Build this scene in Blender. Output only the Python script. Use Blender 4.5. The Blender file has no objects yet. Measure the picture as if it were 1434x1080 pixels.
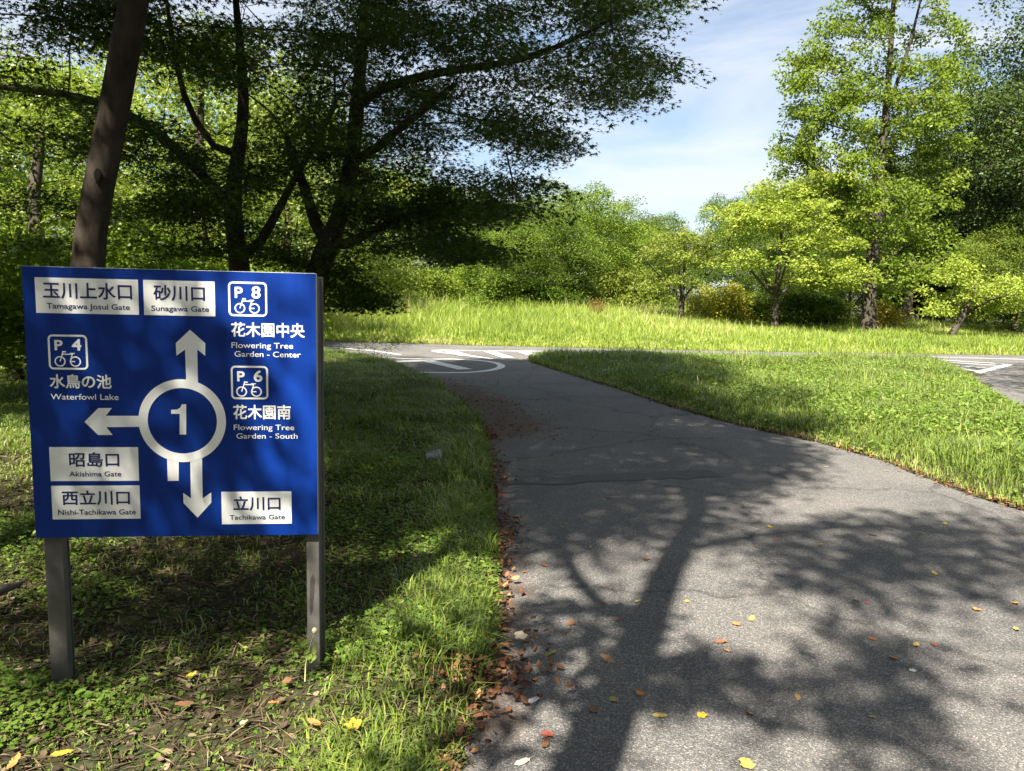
import bpy, math
import numpy as np
from mathutils import Vector, Matrix
from mathutils.geometry import tessellate_polygon
C = bpy.context.scene
COL = C.collection
# ------------------------------------------------------------------ camera
F, EYE = 1060.0, 1.6                       # focal length in photo pixels (1434 wide), eye height
TH, RO = math.atan(128 / F), math.atan(.0206)
cam = bpy.data.objects.new('camera', bpy.data.cameras.new('camera'))
COL.objects.link(cam)
cam.data.sensor_width = 36.0
cam.data.lens = 36.0 * F / 1434
cam.data.clip_start, cam.data.clip_end = .05, 2000
RM = Matrix.Rotation(math.pi / 2 - TH, 3, 'X') @ Matrix.Rotation(RO, 3, 'Z')
cam.matrix_world = Matrix.Translation((0, 0, EYE)) @ RM.to_4x4()
C.camera = cam
# ------------------------------------------------------------------ sun, sky, exposure
SUN_EL, SUN_AZ = math.radians(50), math.radians(199.7)     # azimuth clockwise from +Y: behind the viewer, to the left
sdir = Vector((math.sin(SUN_AZ) * math.cos(SUN_EL), math.cos(SUN_AZ) * math.cos(SUN_EL), math.sin(SUN_EL)))
sun = bpy.data.objects.new('sun', bpy.data.lights.new('sun', 'SUN'))
sun.data.energy, sun.data.angle, sun.data.color = 5.0, math.radians(.55), (1, .94, .82)
sun.rotation_euler = sdir.to_track_quat('Z', 'Y').to_euler()
COL.objects.link(sun)
COT = np.array([-sdir.x, -sdir.y]) / sdir.z                # ground shift of a shadow per metre of height
W = bpy.data.worlds.new('World'); C.world = W; W.use_nodes = True
nt = W.node_tree; nt.nodes.clear()
def N(t, ty, **kw):
    n = t.nodes.new(ty)
    for k, v in kw.items(): setattr(n, k, v)
    return n
sky = N(nt, 'ShaderNodeTexSky', sky_type='NISHITA', sun_disc=False, sun_elevation=SUN_EL, sun_rotation=SUN_AZ, air_density=1.0, dust_density=1.2, ozone_density=1.0)
tc = N(nt, 'ShaderNodeTexCoord'); mp = N(nt, 'ShaderNodeMapping'); mp.inputs['Scale'].default_value = (1.0, 1.0, 4.2)
mp.inputs['Rotation'].default_value = (.08, -.12, .3)
nz = N(nt, 'ShaderNodeTexNoise'); nz.inputs['Scale'].default_value = 2.3; nz.inputs['Detail'].default_value = 9; nz.inputs['Roughness'].default_value = .56
nz.inputs['Distortion'].default_value = .5
rp = N(nt, 'ShaderNodeValToRGB'); rp.color_ramp.elements[0].position = .40; rp.color_ramp.elements[1].position = .62
rp.color_ramp.elements[0].color = (.05, .05, .05, 1); rp.color_ramp.elements[1].color = (.72, .72, .72, 1)
mx = N(nt, 'ShaderNodeMix', data_type='RGBA'); mx.inputs['B'].default_value = (5.6, 5.75, 6.1, 1)
bg = N(nt, 'ShaderNodeBackground'); bg.inputs['Strength'].default_value = .05
ow = N(nt, 'ShaderNodeOutputWorld')
L = nt.links.new
L(tc.outputs['Generated'], mp.inputs['Vector']); L(mp.outputs[0], nz.inputs['Vector']); L(nz.outputs['Fac'], rp.inputs[0])
L(rp.outputs[0], mx.inputs['Factor']); L(sky.outputs[0], mx.inputs['A']); L(mx.outputs['Result'], bg.inputs[0]); L(bg.outputs[0], ow.inputs[0])
C.view_settings.view_transform = 'Standard'; C.view_settings.look = 'None'; C.view_settings.exposure = 1.88; C.view_settings.gamma = 1
C.cycles.max_bounces = 8; C.cycles.diffuse_bounces = 4; C.cycles.transmission_bounces = 5; C.cycles.transparent_max_bounces = 4; C.cycles.glossy_bounces = 2
C.cycles.caustics_reflective = C.cycles.caustics_refractive = False
# ------------------------------------------------------------------ helpers
RN = np.array(RM)
def ray(px, py): return RN @ np.array([(px - 717) / F, -(py - 540) / F, -1.0])
def gnd(px, py, z=0.0):
    d = ray(px, py); return np.array([0, 0, EYE]) + d * ((z - EYE) / d[2])
def atd(px, py, Y):
    d = ray(px, py); return np.array([0, 0, EYE]) + d * (Y / d[1])
def proj(P):
    q = (P - np.array([0, 0, EYE])) @ RN
    w = np.where(-q[:, 2] > .05, -q[:, 2], np.nan)
    return 717 + F * q[:, 0] / w, 540 - F * q[:, 1] / w
def sstep(a, b, x):
    t = np.clip((x - a) / (b - a), 0, 1); return t * t * (3 - 2 * t)
def inpoly(x, y, poly):
    r = np.zeros(x.shape, bool); n = len(poly)
    for i in range(n):
        (x0, y0), (x1, y1) = poly[i], poly[(i + 1) % n]
        if y0 == y1: continue
        c = ((y0 > y) != (y1 > y)) & (x < (x1 - x0) * (y - y0) / (y1 - y0) + x0)
        r ^= c
    return r
def pdist(x, y, poly):
    d = np.full(x.shape, 1e9); n = len(poly)
    for i in range(n):
        a = np.array(poly[i]); b = np.array(poly[(i + 1) % n]); v = b - a; l2 = v @ v + 1e-12
        t = np.clip(((x - a[0]) * v[0] + (y - a[1]) * v[1]) / l2, 0, 1)
        d = np.minimum(d, np.hypot(x - a[0] - t * v[0], y - a[1] - t * v[1]))
    return d
def vnoise(x, y, s, seed=0):                                # smooth value noise 0..1
    x = x / s; y = y / s; xi = np.floor(x); yi = np.floor(y); fx = x - xi; fy = y - yi
    fx = fx * fx * (3 - 2 * fx); fy = fy * fy * (3 - 2 * fy)
    def h(a, b):
        v = np.sin(a * 127.1 + b * 311.7 + seed * 74.7) * 43758.5453; return v - np.floor(v)
    return (h(xi, yi) * (1 - fx) + h(xi + 1, yi) * fx) * (1 - fy) + (h(xi, yi + 1) * (1 - fx) + h(xi + 1, yi + 1) * fx) * fy
def mesh(name, V, Fc, mat=None, tint=None, smooth=False):
    V = np.asarray(V, np.float32); Fc = np.asarray(Fc, np.int32); k = Fc.shape[1]
    m = bpy.data.meshes.new(name)
    m.vertices.add(len(V)); m.vertices.foreach_set('co', V.ravel())
    m.loops.add(Fc.size); m.loops.foreach_set('vertex_index', Fc.ravel())
    m.polygons.add(len(Fc)); m.polygons.foreach_set('loop_start', np.arange(0, Fc.size, k, dtype=np.int32))
    if smooth: m.polygons.foreach_set('use_smooth', np.ones(len(Fc), bool))
    if tint is not None:
        a = m.attributes.new('tint', 'FLOAT', 'POINT'); a.data.foreach_set('value', np.asarray(tint, np.float32))
    m.update(calc_edges=True)
    if mat: m.materials.append(mat)
    return m
def link(name, data, parent=None):
    o = bpy.data.objects.new(name, data); COL.objects.link(o)
    if parent: o.parent = parent
    return o
def tag(o, label=None, cat=None, group=None, kind=None):
    if label: o['label'] = label
    if cat: o['category'] = cat
    if group: o['group'] = group
    if kind: o['kind'] = kind
    return o
class MB:                                                   # collects polygons of any size
    def __init__(s): s.v = []; s.f = []
    def poly(s, pts): b = len(s.v); s.v += [tuple(p) for p in pts]; s.f.append(list(range(b, b + len(pts))))
    def box(s, x0, x1, y0, y1, z0, z1):
        b = len(s.v); s.v += [(x, y, z) for z in (z0, z1) for y in (y0, y1) for x in (x0, x1)]
        s.f += [[b + i for i in q] for q in ((0, 2, 3, 1), (4, 5, 7, 6), (0, 1, 5, 4), (2, 6, 7, 3), (0, 4, 6, 2), (1, 3, 7, 5))]
    def build(s, name, mat, parent=None, bevel=0, smooth=False):
        m = bpy.data.meshes.new(name); m.from_pydata(s.v, [], s.f); m.materials.append(mat)
        if smooth: m.polygons.foreach_set('use_smooth', np.ones(len(m.polygons), bool))
        o = link(name, m, parent)
        if bevel:
            b = o.modifiers.new('bevel', 'BEVEL'); b.width = bevel; b.segments = 2; b.limit_method = 'ANGLE'
        return o
# ------------------------------------------------------------------ materials
def mat(name):
    m = bpy.data.materials.new(name); m.use_nodes = True; m.node_tree.nodes.clear()
    return m, m.node_tree, m.node_tree.links.new
def ramp(t, stops):
    r = N(t, 'ShaderNodeValToRGB'); e = r.color_ramp.elements
    while len(e) < len(stops): e.new(.5)
    for i, (p, c) in enumerate(stops): e[i].position = p; e[i].color = (*c, 1) if len(c) == 3 else c
    return r
def noise(t, l, scale, detail=4, rough=.55, vec=None, dist=0):
    n = N(t, 'ShaderNodeTexNoise'); n.inputs['Scale'].default_value = scale; n.inputs['Detail'].default_value = detail
    n.inputs['Roughness'].default_value = rough; n.inputs['Distortion'].default_value = dist
    if vec is not None: l(vec, n.inputs['Vector'])
    return n
def leafmat(name, stops, trans=.42, tboost=(1.25, 1.35, .55), gloss=.03, grough=.45, rnd=.12):
    """leaf: diffuse + light let through + a waxy sheen; colour from the leaf's own tint"""
    m, t, l = mat(name)
    a = N(t, 'ShaderNodeAttribute', attribute_name='tint'); r = ramp(t, stops); l(a.outputs['Fac'], r.inputs[0])
    oi = N(t, 'ShaderNodeObjectInfo')
    mu = N(t, 'ShaderNodeMix', data_type='RGBA', blend_type='MULTIPLY'); mu.inputs['Factor'].default_value = 1
    l(r.outputs[0], mu.inputs['A']); l(oi.outputs['Color'], mu.inputs['B'])
    mm = N(t, 'ShaderNodeMapRange'); mm.inputs['To Min'].default_value = 1 - rnd; mm.inputs['To Max'].default_value = 1 + rnd
    l(oi.outputs['Random'], mm.inputs['Value'])
    hv = N(t, 'ShaderNodeHueSaturation'); l(mu.outputs['Result'], hv.inputs['Color']); l(mm.outputs[0], hv.inputs['Value'])
    d = N(t, 'ShaderNodeBsdfDiffuse'); l(hv.outputs[0], d.inputs[0])
    tm = N(t, 'ShaderNodeMix', data_type='RGBA', blend_type='MULTIPLY'); tm.inputs['Factor'].default_value = 1; tm.inputs['B'].default_value = (*tboost, 1)
    l(hv.outputs[0], tm.inputs['A'])
    tr = N(t, 'ShaderNodeBsdfTranslucent'); l(tm.outputs['Result'], tr.inputs[0])
    ms = N(t, 'ShaderNodeMixShader'); ms.inputs[0].default_value = trans; l(d.outputs[0], ms.inputs[1]); l(tr.outputs[0], ms.inputs[2])
    g = N(t, 'ShaderNodeBsdfGlossy'); g.inputs['Roughness'].default_value = grough; g.inputs[0].default_value = (.9, .95, .9, 1)
    fr = N(t, 'ShaderNodeFresnel'); fr.inputs[0].default_value = 1.4
    fm = N(t, 'ShaderNodeMath', operation='MULTIPLY'); fm.inputs[1].default_value = gloss * 10; l(fr.outputs[0], fm.inputs[0])
    mg = N(t, 'ShaderNodeMixShader'); l(fm.outputs[0], mg.inputs[0]); l(ms.outputs[0], mg.inputs[1]); l(g.outputs[0], mg.inputs[2])
    o = N(t, 'ShaderNodeOutputMaterial'); l(mg.outputs[0], o.inputs[0])
    return m
def bark(name, c0, c1, scale=9, stretch=.22, bump=.5):
    m, t, l = mat(name)
    tc = N(t, 'ShaderNodeTexCoord'); mp = N(t, 'ShaderNodeMapping'); mp.inputs['Scale'].default_value = (1, 1, stretch); l(tc.outputs['Object'], mp.inputs[0])
    n = noise(t, l, scale, 8, .65, mp.outputs[0], .4); n2 = noise(t, l, 2.2, 4, .6, tc.outputs['Object'])
    ad = N(t, 'ShaderNodeMath', operation='MULTIPLY_ADD'); ad.inputs[1].default_value = .6; l(n2.outputs['Fac'], ad.inputs[0])
    sc = N(t, 'ShaderNodeMath', operation='MULTIPLY'); sc.inputs[1].default_value = .55; l(n.outputs['Fac'], sc.inputs[0]); l(sc.outputs[0], ad.inputs[2])
    r = ramp(t, [(.34, c0), (.62, c1), (.8, tuple(min(1, c * 1.5) for c in c1))]); l(ad.outputs[0], r.inputs[0])
    p = N(t, 'ShaderNodeBsdfPrincipled'); l(r.outputs[0], p.inputs['Base Color']); p.inputs['Roughness'].default_value = .9
    p.inputs['Specular IOR Level'].default_value = .15
    b = N(t, 'ShaderNodeBump'); b.inputs['Strength'].default_value = bump; b.inputs['Distance'].default_value = .02; l(n.outputs['Fac'], b.inputs['Height']); l(b.outputs[0], p.inputs['Normal'])
    o = N(t, 'ShaderNodeOutputMaterial'); l(p.outputs[0], o.inputs[0]); return m
def plain(name, c, rough=.5, spec=.5, var=0., vscale=6., metal=0, bump=0., coat=0., stretch=None):
    m, t, l = mat(name); p = N(t, 'ShaderNodeBsdfPrincipled'); p.inputs['Roughness'].default_value = rough
    p.inputs['Specular IOR Level'].default_value = spec; p.inputs['Metallic'].default_value = metal; p.inputs['Coat Weight'].default_value = coat
    p.inputs['Coat Roughness'].default_value = .15
    tc = N(t, 'ShaderNodeTexCoord'); mp_ = N(t, 'ShaderNodeMapping'); mp_.inputs['Scale'].default_value = stretch or (1, 1, 1); l(tc.outputs['Object'], mp_.inputs[0]); n = noise(t, l, vscale, 6, .6, mp_.outputs[0])
    r = ramp(t, [(.3, tuple(max(0, x * (1 - var)) for x in c)), (.7, tuple(min(1, x * (1 + var)) for x in c))]); l(n.outputs['Fac'], r.inputs[0])
    l(r.outputs[0], p.inputs['Base Color'])
    rr = N(t, 'ShaderNodeMapRange'); rr.inputs['To Min'].default_value = rough * .85; rr.inputs['To Max'].default_value = min(1, rough * 1.2); l(n.outputs['Fac'], rr.inputs['Value']); l(rr.outputs[0], p.inputs['Roughness'])
    if bump:
        b = N(t, 'ShaderNodeBump'); b.inputs['Strength'].default_value = bump; b.inputs['Distance'].default_value = .004; l(n.outputs['Fac'], b.inputs['Height']); l(b.outputs[0], p.inputs['Normal'])
    o = N(t, 'ShaderNodeOutputMaterial'); l(p.outputs[0], o.inputs[0]); return m
def attrmat(name, stops, rough=.8, trans=0.):               # colour from the per-leaf tint (dry leaves, soil bits)
    m, t, l = mat(name); a = N(t, 'ShaderNodeAttribute', attribute_name='tint'); r = ramp(t, stops); l(a.outputs['Fac'], r.inputs[0])
    p = N(t, 'ShaderNodeBsdfPrincipled'); p.inputs['Roughness'].default_value = rough; p.inputs['Specular IOR Level'].default_value = .3; l(r.outputs[0], p.inputs['Base Color'])
    o = N(t, 'ShaderNodeOutputMaterial'); l(p.outputs[0], o.inputs[0]); return m
M = {}
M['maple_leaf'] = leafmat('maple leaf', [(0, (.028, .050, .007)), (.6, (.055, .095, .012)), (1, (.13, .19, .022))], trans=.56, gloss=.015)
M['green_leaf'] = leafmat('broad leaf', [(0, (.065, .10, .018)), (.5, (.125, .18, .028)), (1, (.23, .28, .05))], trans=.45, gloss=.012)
M['bright_leaf'] = leafmat('dogwood leaf', [(0, (.15, .19, .028)), (.5, (.27, .33, .05)), (.9, (.36, .40, .085)), (1, (.40, .34, .12))], trans=.46, gloss=.025)
M['dark_leaf'] = leafmat('evergreen leaf', [(0, (.022, .042, .010)), (.5, (.052, .085, .017)), (1, (.13, .165, .034))], trans=.25, gloss=.02, grough=.5)
M['grass'] = leafmat('grass blade', [(0, (.09, .135, .022)), (.45, (.17, .235, .035)), (.8, (.26, .32, .06)), (1, (.37, .34, .15))], trans=.42, gloss=.015, rnd=0)
M['shade_grass'] = leafmat('thin verge grass', [(0, (.09, .14, .022)), (.45, (.18, .245, .035)), (.8, (.30, .34, .065)), (1, (.44, .39, .19))], trans=.42, gloss=.015, rnd=0)
M['field_grass'] = leafmat('meadow grass blade', [(0, (.16, .22, .03)), (.45, (.28, .36, .055)), (.8, (.37, .43, .09)), (1, (.46, .43, .20))], trans=.45, gloss=.015, rnd=0)
M['weed'] = leafmat('weed leaf', [(0, (.06, .12, .018)), (.5, (.13, .21, .032)), (1, (.25, .32, .07))], trans=.38, gloss=.02, rnd=0)
M['dry'] = attrmat('dry leaf', [(0, (.022, .014, .009)), (.35, (.065, .042, .025)), (.6, (.13, .092, .055)), (.85, (.22, .17, .105)), (1, (.36, .30, .20))])
M['rust'] = attrmat('rusty leaf', [(0, (.03, .014, .009)), (.4, (.10, .042, .022)), (.75, (.20, .085, .035)), (1, (.33, .20, .09))])
M['bark'] = bark('grey brown bark', (.022, .018, .014), (.075, .062, .05))
M['bark_light'] = bark('brown furrowed bark', (.035, .026, .019), (.15, .115, .085), 7, .18, .8)
M['bark_smooth'] = bark('smooth brown bark', (.013, .010, .0075), (.056, .044, .034), 11, .35, .8)
# ------------------------------------------------------------------ roads and ground
LE = [(-.3, -14), (-.25, -4), (-.2, 0), (-.18, 1.5), (-.16, 2.38), (-.05, 2.94), (-.04, 3.73), (-.07, 4.89), (-.13, 5.77), (-.25, 8.47), (-.82, 11.31), (-1.7, 14.07), (-2.87, 16.9), (-4.93, 19.2), (-8, 20.2), (-14, 20.8), (-32, 21.2)]
FE = [(-32, 24.6), (-14, 24.3), (-6, 23.9), (-2.7, 23.6), (.5, 23.2), (6.1, 23.2), (10.4, 23.3), (16.2, 24), (40, 26)]
RR = [(40, 21.5), (18, 19.8), (14.5, 17.2), (12.6, 13), (11.5, 8), (11, 0), (11, -14)]
IS = [(6.6, -14), (6.6, 3), (6.9, 7), (7.8, 11.4), (8.95, 14.2), (10.5, 17.6), (11.1, 19.6), (8.4, 19.4), (5.2, 18.8), (1.5, 18.95), (.45, 19.25), (.35, 18.6), (.68, 17), (1.71, 13.54), (2.35, 11.02), (2.97, 9.31), (3.52, 8.45), (3.8, 7.39), (3.88, 6.42), (4.03, 5.78), (4.15, 4), (4.2, 2), (4.2, -14)]
def dense(P, s=.35):
    out = []
    for a, b in zip(P[:-1], P[1:]):
        n = max(1, int(math.dist(a, b) / s)) if max(abs(a[0]), abs(a[1])) < 30 else 1
        out += [(a[0] + (b[0] - a[0]) * i / n, a[1] + (b[1] - a[1]) * i / n) for i in range(n)]
    return out + [P[-1]]
def smoothP(P, it=2):
    P = [np.array(p, float) for p in P]
    for _ in range(it):
        Q = [P[0]]
        for a, b in zip(P[:-1], P[1:]): Q += [a * .75 + b * .25, a * .25 + b * .75]
        P = Q + [P[-1]]
    return [tuple(p) for p in P]
ROAD0 = smoothP(LE) + smoothP(FE) + smoothP(RR) + smoothP(IS)
ISLAND = smoothP(IS)
ROAD = dense(ROAD0 + [ROAD0[0]], .16)[:-1]
rg = np.random.default_rng(5)
ROADJ = []
for i, p in enumerate(ROAD):                                # the worn, crumbling edge of the asphalt
    j = (vnoise(np.array([p[0] * 1.0]), np.array([p[1]]), .5, 3)[0] - .5) * .10 + (vnoise(np.array([p[0]]), np.array([p[1]]), .16, 4)[0] - .5) * .05
    ROADJ.append((p[0] + j, p[1] + j * .5))
def rdist(x, y):                                            # + outside the road, - on it
    d = pdist(x, y, ROAD0); return np.where(inpoly(x, y, ROAD0), -d, d)
def terrain(x, y):
    a = x / np.maximum(y, 10)
    up = .62 * sstep(24.5, 44, y) * sstep(.42, -.02, a)
    return up + sstep(50, 300, np.hypot(x, y)) * 2.0
def gz(x, y, d=None):
    if d is None: d = rdist(x, y)
    v = .045 * sstep(0, .35, d) + (vnoise(x, y, 1.3, 1) * .07 + vnoise(x, y, .45, 2) * .025) * sstep(.1, 1.2, d)
    v = v * (1 - .8 * sstep(-.55, -.95, x) * sstep(6.5, 4.5, y))
    v = v - .065 * sstep(-.45, -.85, x) * sstep(5.0, 3.9, y)
    return np.where(d > 0, v + terrain(x, y) * (y > 24.5), -.03 * sstep(0, -.12, d))
gxs = np.unique(np.concatenate([[-600, -300, -150, -90, -60, -45, -35, -28, -22, -17, -13, -10], np.linspace(-8, 9, 125), [10, 11.5, 13, 15, 17, 20, 24, 29, 35, 42, 52, 65, 90, 150, 300, 600]]))
gys = np.unique(np.concatenate([[-300, -100, -40, -20, -12, -7, -4, -2, -.5], np.linspace(.6, 26, 185), [27, 28.5, 30, 32, 34, 37, 40, 44, 48, 54, 62, 75, 95, 130, 200, 350, 700]]))
GX, GY = np.meshgrid(gxs, gys); GZ = gz(GX.ravel(), GY.ravel())
nx_, ny_ = len(gxs), len(gys)
idx = np.arange(nx_ * ny_).reshape(ny_, nx_)
gf = np.stack([idx[:-1, :-1].ravel(), idx[:-1, 1:].ravel(), idx[1:, 1:].ravel(), idx[1:, :-1].ravel()], 1)
m, t, l = mat('soil with leaf mould')
tc = N(t, 'ShaderNodeTexCoord'); n1 = noise(t, l, 1.1, 6, .6, tc.outputs['Object']); n2 = noise(t, l, 34, 8, .7, tc.outputs['Object'])
v1 = N(t, 'ShaderNodeTexVoronoi'); v1.inputs['Scale'].default_value = 28; l(tc.outputs['Object'], v1.inputs['Vector'])
r2 = ramp(t, [(.25, (.025, .018, .012)), (.5, (.075, .056, .038)), (.75, (.19, .15, .105))]); l(n2.outputs['Fac'], r2.inputs[0])
rg1 = ramp(t, [(.3, (.05, .042, .022)), (.6, (.045, .075, .015))]); l(n1.outputs['Fac'], rg1.inputs[0])
vr = N(t, 'ShaderNodeMix', data_type='RGBA'); vr.inputs['Factor'].default_value = .45; l(r2.outputs[0], vr.inputs['A']); l(rg1.outputs[0], vr.inputs['B'])
v2 = N(t, 'ShaderNodeMix', data_type='RGBA', blend_type='MULTIPLY'); v2.inputs['Factor'].default_value = .35; l(vr.outputs['Result'], v2.inputs['A']); l(v1.outputs['Color'], v2.inputs['B'])
p = N(t, 'ShaderNodeBsdfPrincipled'); p.inputs['Roughness'].default_value = .95; p.inputs['Specular IOR Level'].default_value = .1; l(v2.outputs['Result'], p.inputs['Base Color'])
b = N(t, 'ShaderNodeBump'); b.inputs['Strength'].default_value = .8; b.inputs['Distance'].default_value = .03; l(n2.outputs['Fac'], b.inputs['Height']); l(b.outputs[0], p.inputs['Normal'])
o = N(t, 'ShaderNodeOutputMaterial'); l(p.outputs[0], o.inputs[0]); M['soil'] = m
tag(link('ground', mesh('ground', np.stack([GX.ravel(), GY.ravel(), GZ], 1), gf, M['soil'], smooth=True)), kind='structure')

m, t, l = mat('worn asphalt')
tc = N(t, 'ShaderNodeTexCoord'); O = tc.outputs['Object']
va = N(t, 'ShaderNodeTexVoronoi'); va.inputs['Scale'].default_value = 190; l(O, va.inputs['Vector'])
ra = ramp(t, [(0, (.07, .067, .066)), (.5, (.118, .113, .109)), (.85, (.18, .17, .162)), (1, (.32, .295, .27))])
sepc = N(t, 'ShaderNodeSeparateColor'); l(va.outputs['Color'], sepc.inputs[0]); l(sepc.outputs[0], ra.inputs[0])
nb = noise(t, l, .9, 7, .6, O); nf = noise(t, l, 60, 4, .6, O)
rb = ramp(t, [(.25, (.66, .66, .69)), (.5, (.98, .97, .96)), (.75, (1.16, 1.13, 1.08))]); l(nb.outputs['Fac'], rb.inputs[0])
ml = N(t, 'ShaderNodeMix', data_type='RGBA', blend_type='MULTIPLY'); ml.inputs['Factor'].default_value = 1; l(ra.outputs[0], ml.inputs['A']); l(rb.outputs[0], ml.inputs['B'])
# wandering crack lines
vc = N(t, 'ShaderNodeTexVoronoi', feature='DISTANCE_TO_EDGE'); vc.inputs['Scale'].default_value = .42
wv = noise(t, l, 2.5, 5, .6, O); wa = N(t, 'ShaderNodeVectorMath', operation='ADD'); ws = N(t, 'ShaderNodeVectorMath', operation='SCALE'); ws.inputs['Scale'].default_value = .5
l(wv.outputs['Color'], ws.inputs[0]); l(ws.outputs[0], wa.inputs[0]); l(O, wa.inputs[1]); l(wa.outputs[0], vc.inputs['Vector'])
rc = ramp(t, [(.0, (.35, .35, .35)), (.006, (.5, .5, .5)), (.012, (1, 1, 1))]); l(vc.outputs['Distance'], rc.inputs[0])
m2 = N(t, 'ShaderNodeMix', data_type='RGBA', blend_type='MULTIPLY'); m2.inputs['Factor'].default_value = .6; l(ml.outputs['Result'], m2.inputs['A']); l(rc.outputs[0], m2.inputs['B'])
# soil washed on to the left edge
ad = N(t, 'ShaderNodeAttribute', attribute_name='tint'); nd = noise(t, l, 3.5, 7, .65, O)
sm = N(t, 'ShaderNodeMath', operation='MULTIPLY_ADD'); sm.inputs[1].default_value = .7; l(nd.outputs['Fac'], sm.inputs[0]); l(ad.outputs['Fac'], sm.inputs[2])
rd = ramp(t, [(.72, (0, 0, 0)), (1.0, (.9, .9, .9))]); l(sm.outputs[0], rd.inputs[0])
m3 = N(t, 'ShaderNodeMix', data_type='RGBA'); l(rd.outputs[0], m3.inputs['Factor']); l(m2.outputs['Result'], m3.inputs['A'])
rs = ramp(t, [(.3, (.05, .03, .02)), (.7, (.17, .10, .065))]); l(nf.outputs['Fac'], rs.inputs[0]); l(rs.outputs[0], m3.inputs['B'])
p = N(t, 'ShaderNodeBsdfPrincipled'); l(m3.outputs['Result'], p.inputs['Base Color']); p.inputs['Roughness'].default_value = .82; p.inputs['Specular IOR Level'].default_value = .35
b = N(t, 'ShaderNodeBump'); b.inputs['Strength'].default_value = .75; b.inputs['Distance'].default_value = .006
bh = N(t, 'ShaderNodeMath', operation='MULTIPLY_ADD'); bh.inputs[1].default_value = -.9; l(va.outputs['Distance'], bh.inputs[0]); l(nf.outputs['Fac'], bh.inputs[2])
l(bh.outputs[0], b.inputs['Height']); l(b.outputs[0], p.inputs['Normal'])
o = N(t, 'ShaderNodeOutputMaterial'); l(p.outputs[0], o.inputs[0]); M['asphalt'] = m
# asphalt: grid cells clipped by the outline would be heavy, so the outline is filled together with inner points
import bmesh
bm = bmesh.new()
vs = [bm.verts.new((x, y, 0)) for x, y in ROADJ]
for tri in tessellate_polygon([[Vector((x, y, 0)) for x, y in ROADJ]]):
    try: bm.faces.new([vs[i] for i in tri])
    except ValueError: pass
bmesh.ops.recalc_face_normals(bm, faces=bm.faces)
for f_ in bm.faces:
    if f_.normal.z < 0: f_.normal_flip()
for ax, rng_ in (((1, 0), np.arange(-1.2, 1.6, .4)), ((0, 1), np.arange(1, 18, 1.0))):   # cuts that carry the soil mask
    for c in rng_:
        bmesh.ops.bisect_plane(bm, geom=list(bm.verts) + list(bm.edges) + list(bm.faces), plane_co=(c if ax[0] else 0, c if ax[1] else 0, 0), plane_no=(ax[0], ax[1], 0))
me = bpy.data.meshes.new('asphalt_road'); bm.to_mesh(me); bm.free()
co = np.zeros(len(me.vertices) * 3); me.vertices.foreach_get('co', co); co = co.reshape(-1, 3)
ledge = pdist(co[:, 0], co[:, 1], smoothP(LE)) if False else None
lx = np.interp(co[:, 1], [q[1] for q in LE[:14]], [q[0] for q in LE[:14]])
dl = co[:, 0] - lx
msk = np.where(co[:, 1] < 19, sstep(.42, .02, dl) * .55 + sstep(1.9, .2, dl) * .75 * sstep(8.0, 8.9, co[:, 1]) * sstep(16.5, 11.5, co[:, 1]), 0)
at = me.attributes.new('tint', 'FLOAT', 'POINT'); at.data.foreach_set('value', msk.astype(np.float32))
me.materials.append(M['asphalt'])
tag(link('asphalt_path', me), kind='structure')
# darker strip of a repaired joint across the path
def sheet(name, pts, z, material):
    mb = MB(); mb.poly([(x, y, z) for x, y in pts]); return mb.build(name, material)
M['patch'] = plain('patched asphalt', (.088, .085, .082), .85, .3, .55, 150, bump=.6)
a_, b_ = gnd(706, 668), gnd(1000, 660); c_, d_ = gnd(1010, 668), gnd(706, 681)
pj = [a_ + (b_ - a_) * s + np.array([0, (vnoise(np.array([s * 9.]), np.array([0.]), .4, 7)[0] - .5) * .16, 0]) for s in np.linspace(0, 1, 18)] + [c_ + (d_ - c_) * s + np.array([0, (vnoise(np.array([s * 9.]), np.array([3.]), .4, 8)[0] - .5) * .16, 0]) for s in np.linspace(0, 1, 18)]
tag(sheet('road_patch', [p[:2] for p in pj], .004, M['patch']), kind='structure')
# painted markings
m, t, l = mat('worn white road paint')
tc = N(t, 'ShaderNodeTexCoord'); n1 = noise(t, l, 45, 6, .7, tc.outputs['Object']); r1 = ramp(t, [(.34, (.17, .165, .16)), (.47, (.60, .60, .58)), (.7, (.78, .78, .77))]); l(n1.outputs['Fac'], r1.inputs[0])
p = N(t, 'ShaderNodeBsdfPrincipled'); p.inputs['Roughness'].default_value = .7; l(r1.outputs[0], p.inputs['Base Color']); o = N(t, 'ShaderNodeOutputMaterial'); l(p.outputs[0], o.inputs[0]); M['paint'] = m
def stroke(mb, pts, w, z=.005, it=0):
    if it: pts = smoothP(pts, it)
    P = [np.array(p, float) for p in pts]; Ls, Rs = [], []
    for i, p in enumerate(P):
        tdir = P[min(i + 1, len(P) - 1)] - P[max(i - 1, 0)]; tdir /= np.linalg.norm(tdir) + 1e-9; nrm = np.array([-tdir[1], tdir[0]]) * w / 2
        Ls.append(p + nrm); Rs.append(p - nrm)
    for i in range(len(P) - 1): mb.poly([(*Ls[i + 1], z), (*Ls[i], z), (*Rs[i], z), (*Rs[i + 1], z)])
G2 = lambda *q: [tuple(gnd(*p)[:2]) for p in q]
mb = MB()
stroke(mb, G2((455, 495), (520, 500), (585, 503.5), (640, 503), (690, 506.5), (706, 513), (690, 519), (650, 522.5), (600, 522), (560, 521)), .17, .005, 2)
stroke(mb, G2((553, 507), (600, 505.5)), .34, .009); stroke(mb, G2((597, 505.5), (652, 518)), .34, .010)
tag(mb.build('road_marking', M['paint']), kind='structure')
mb = MB()
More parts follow.
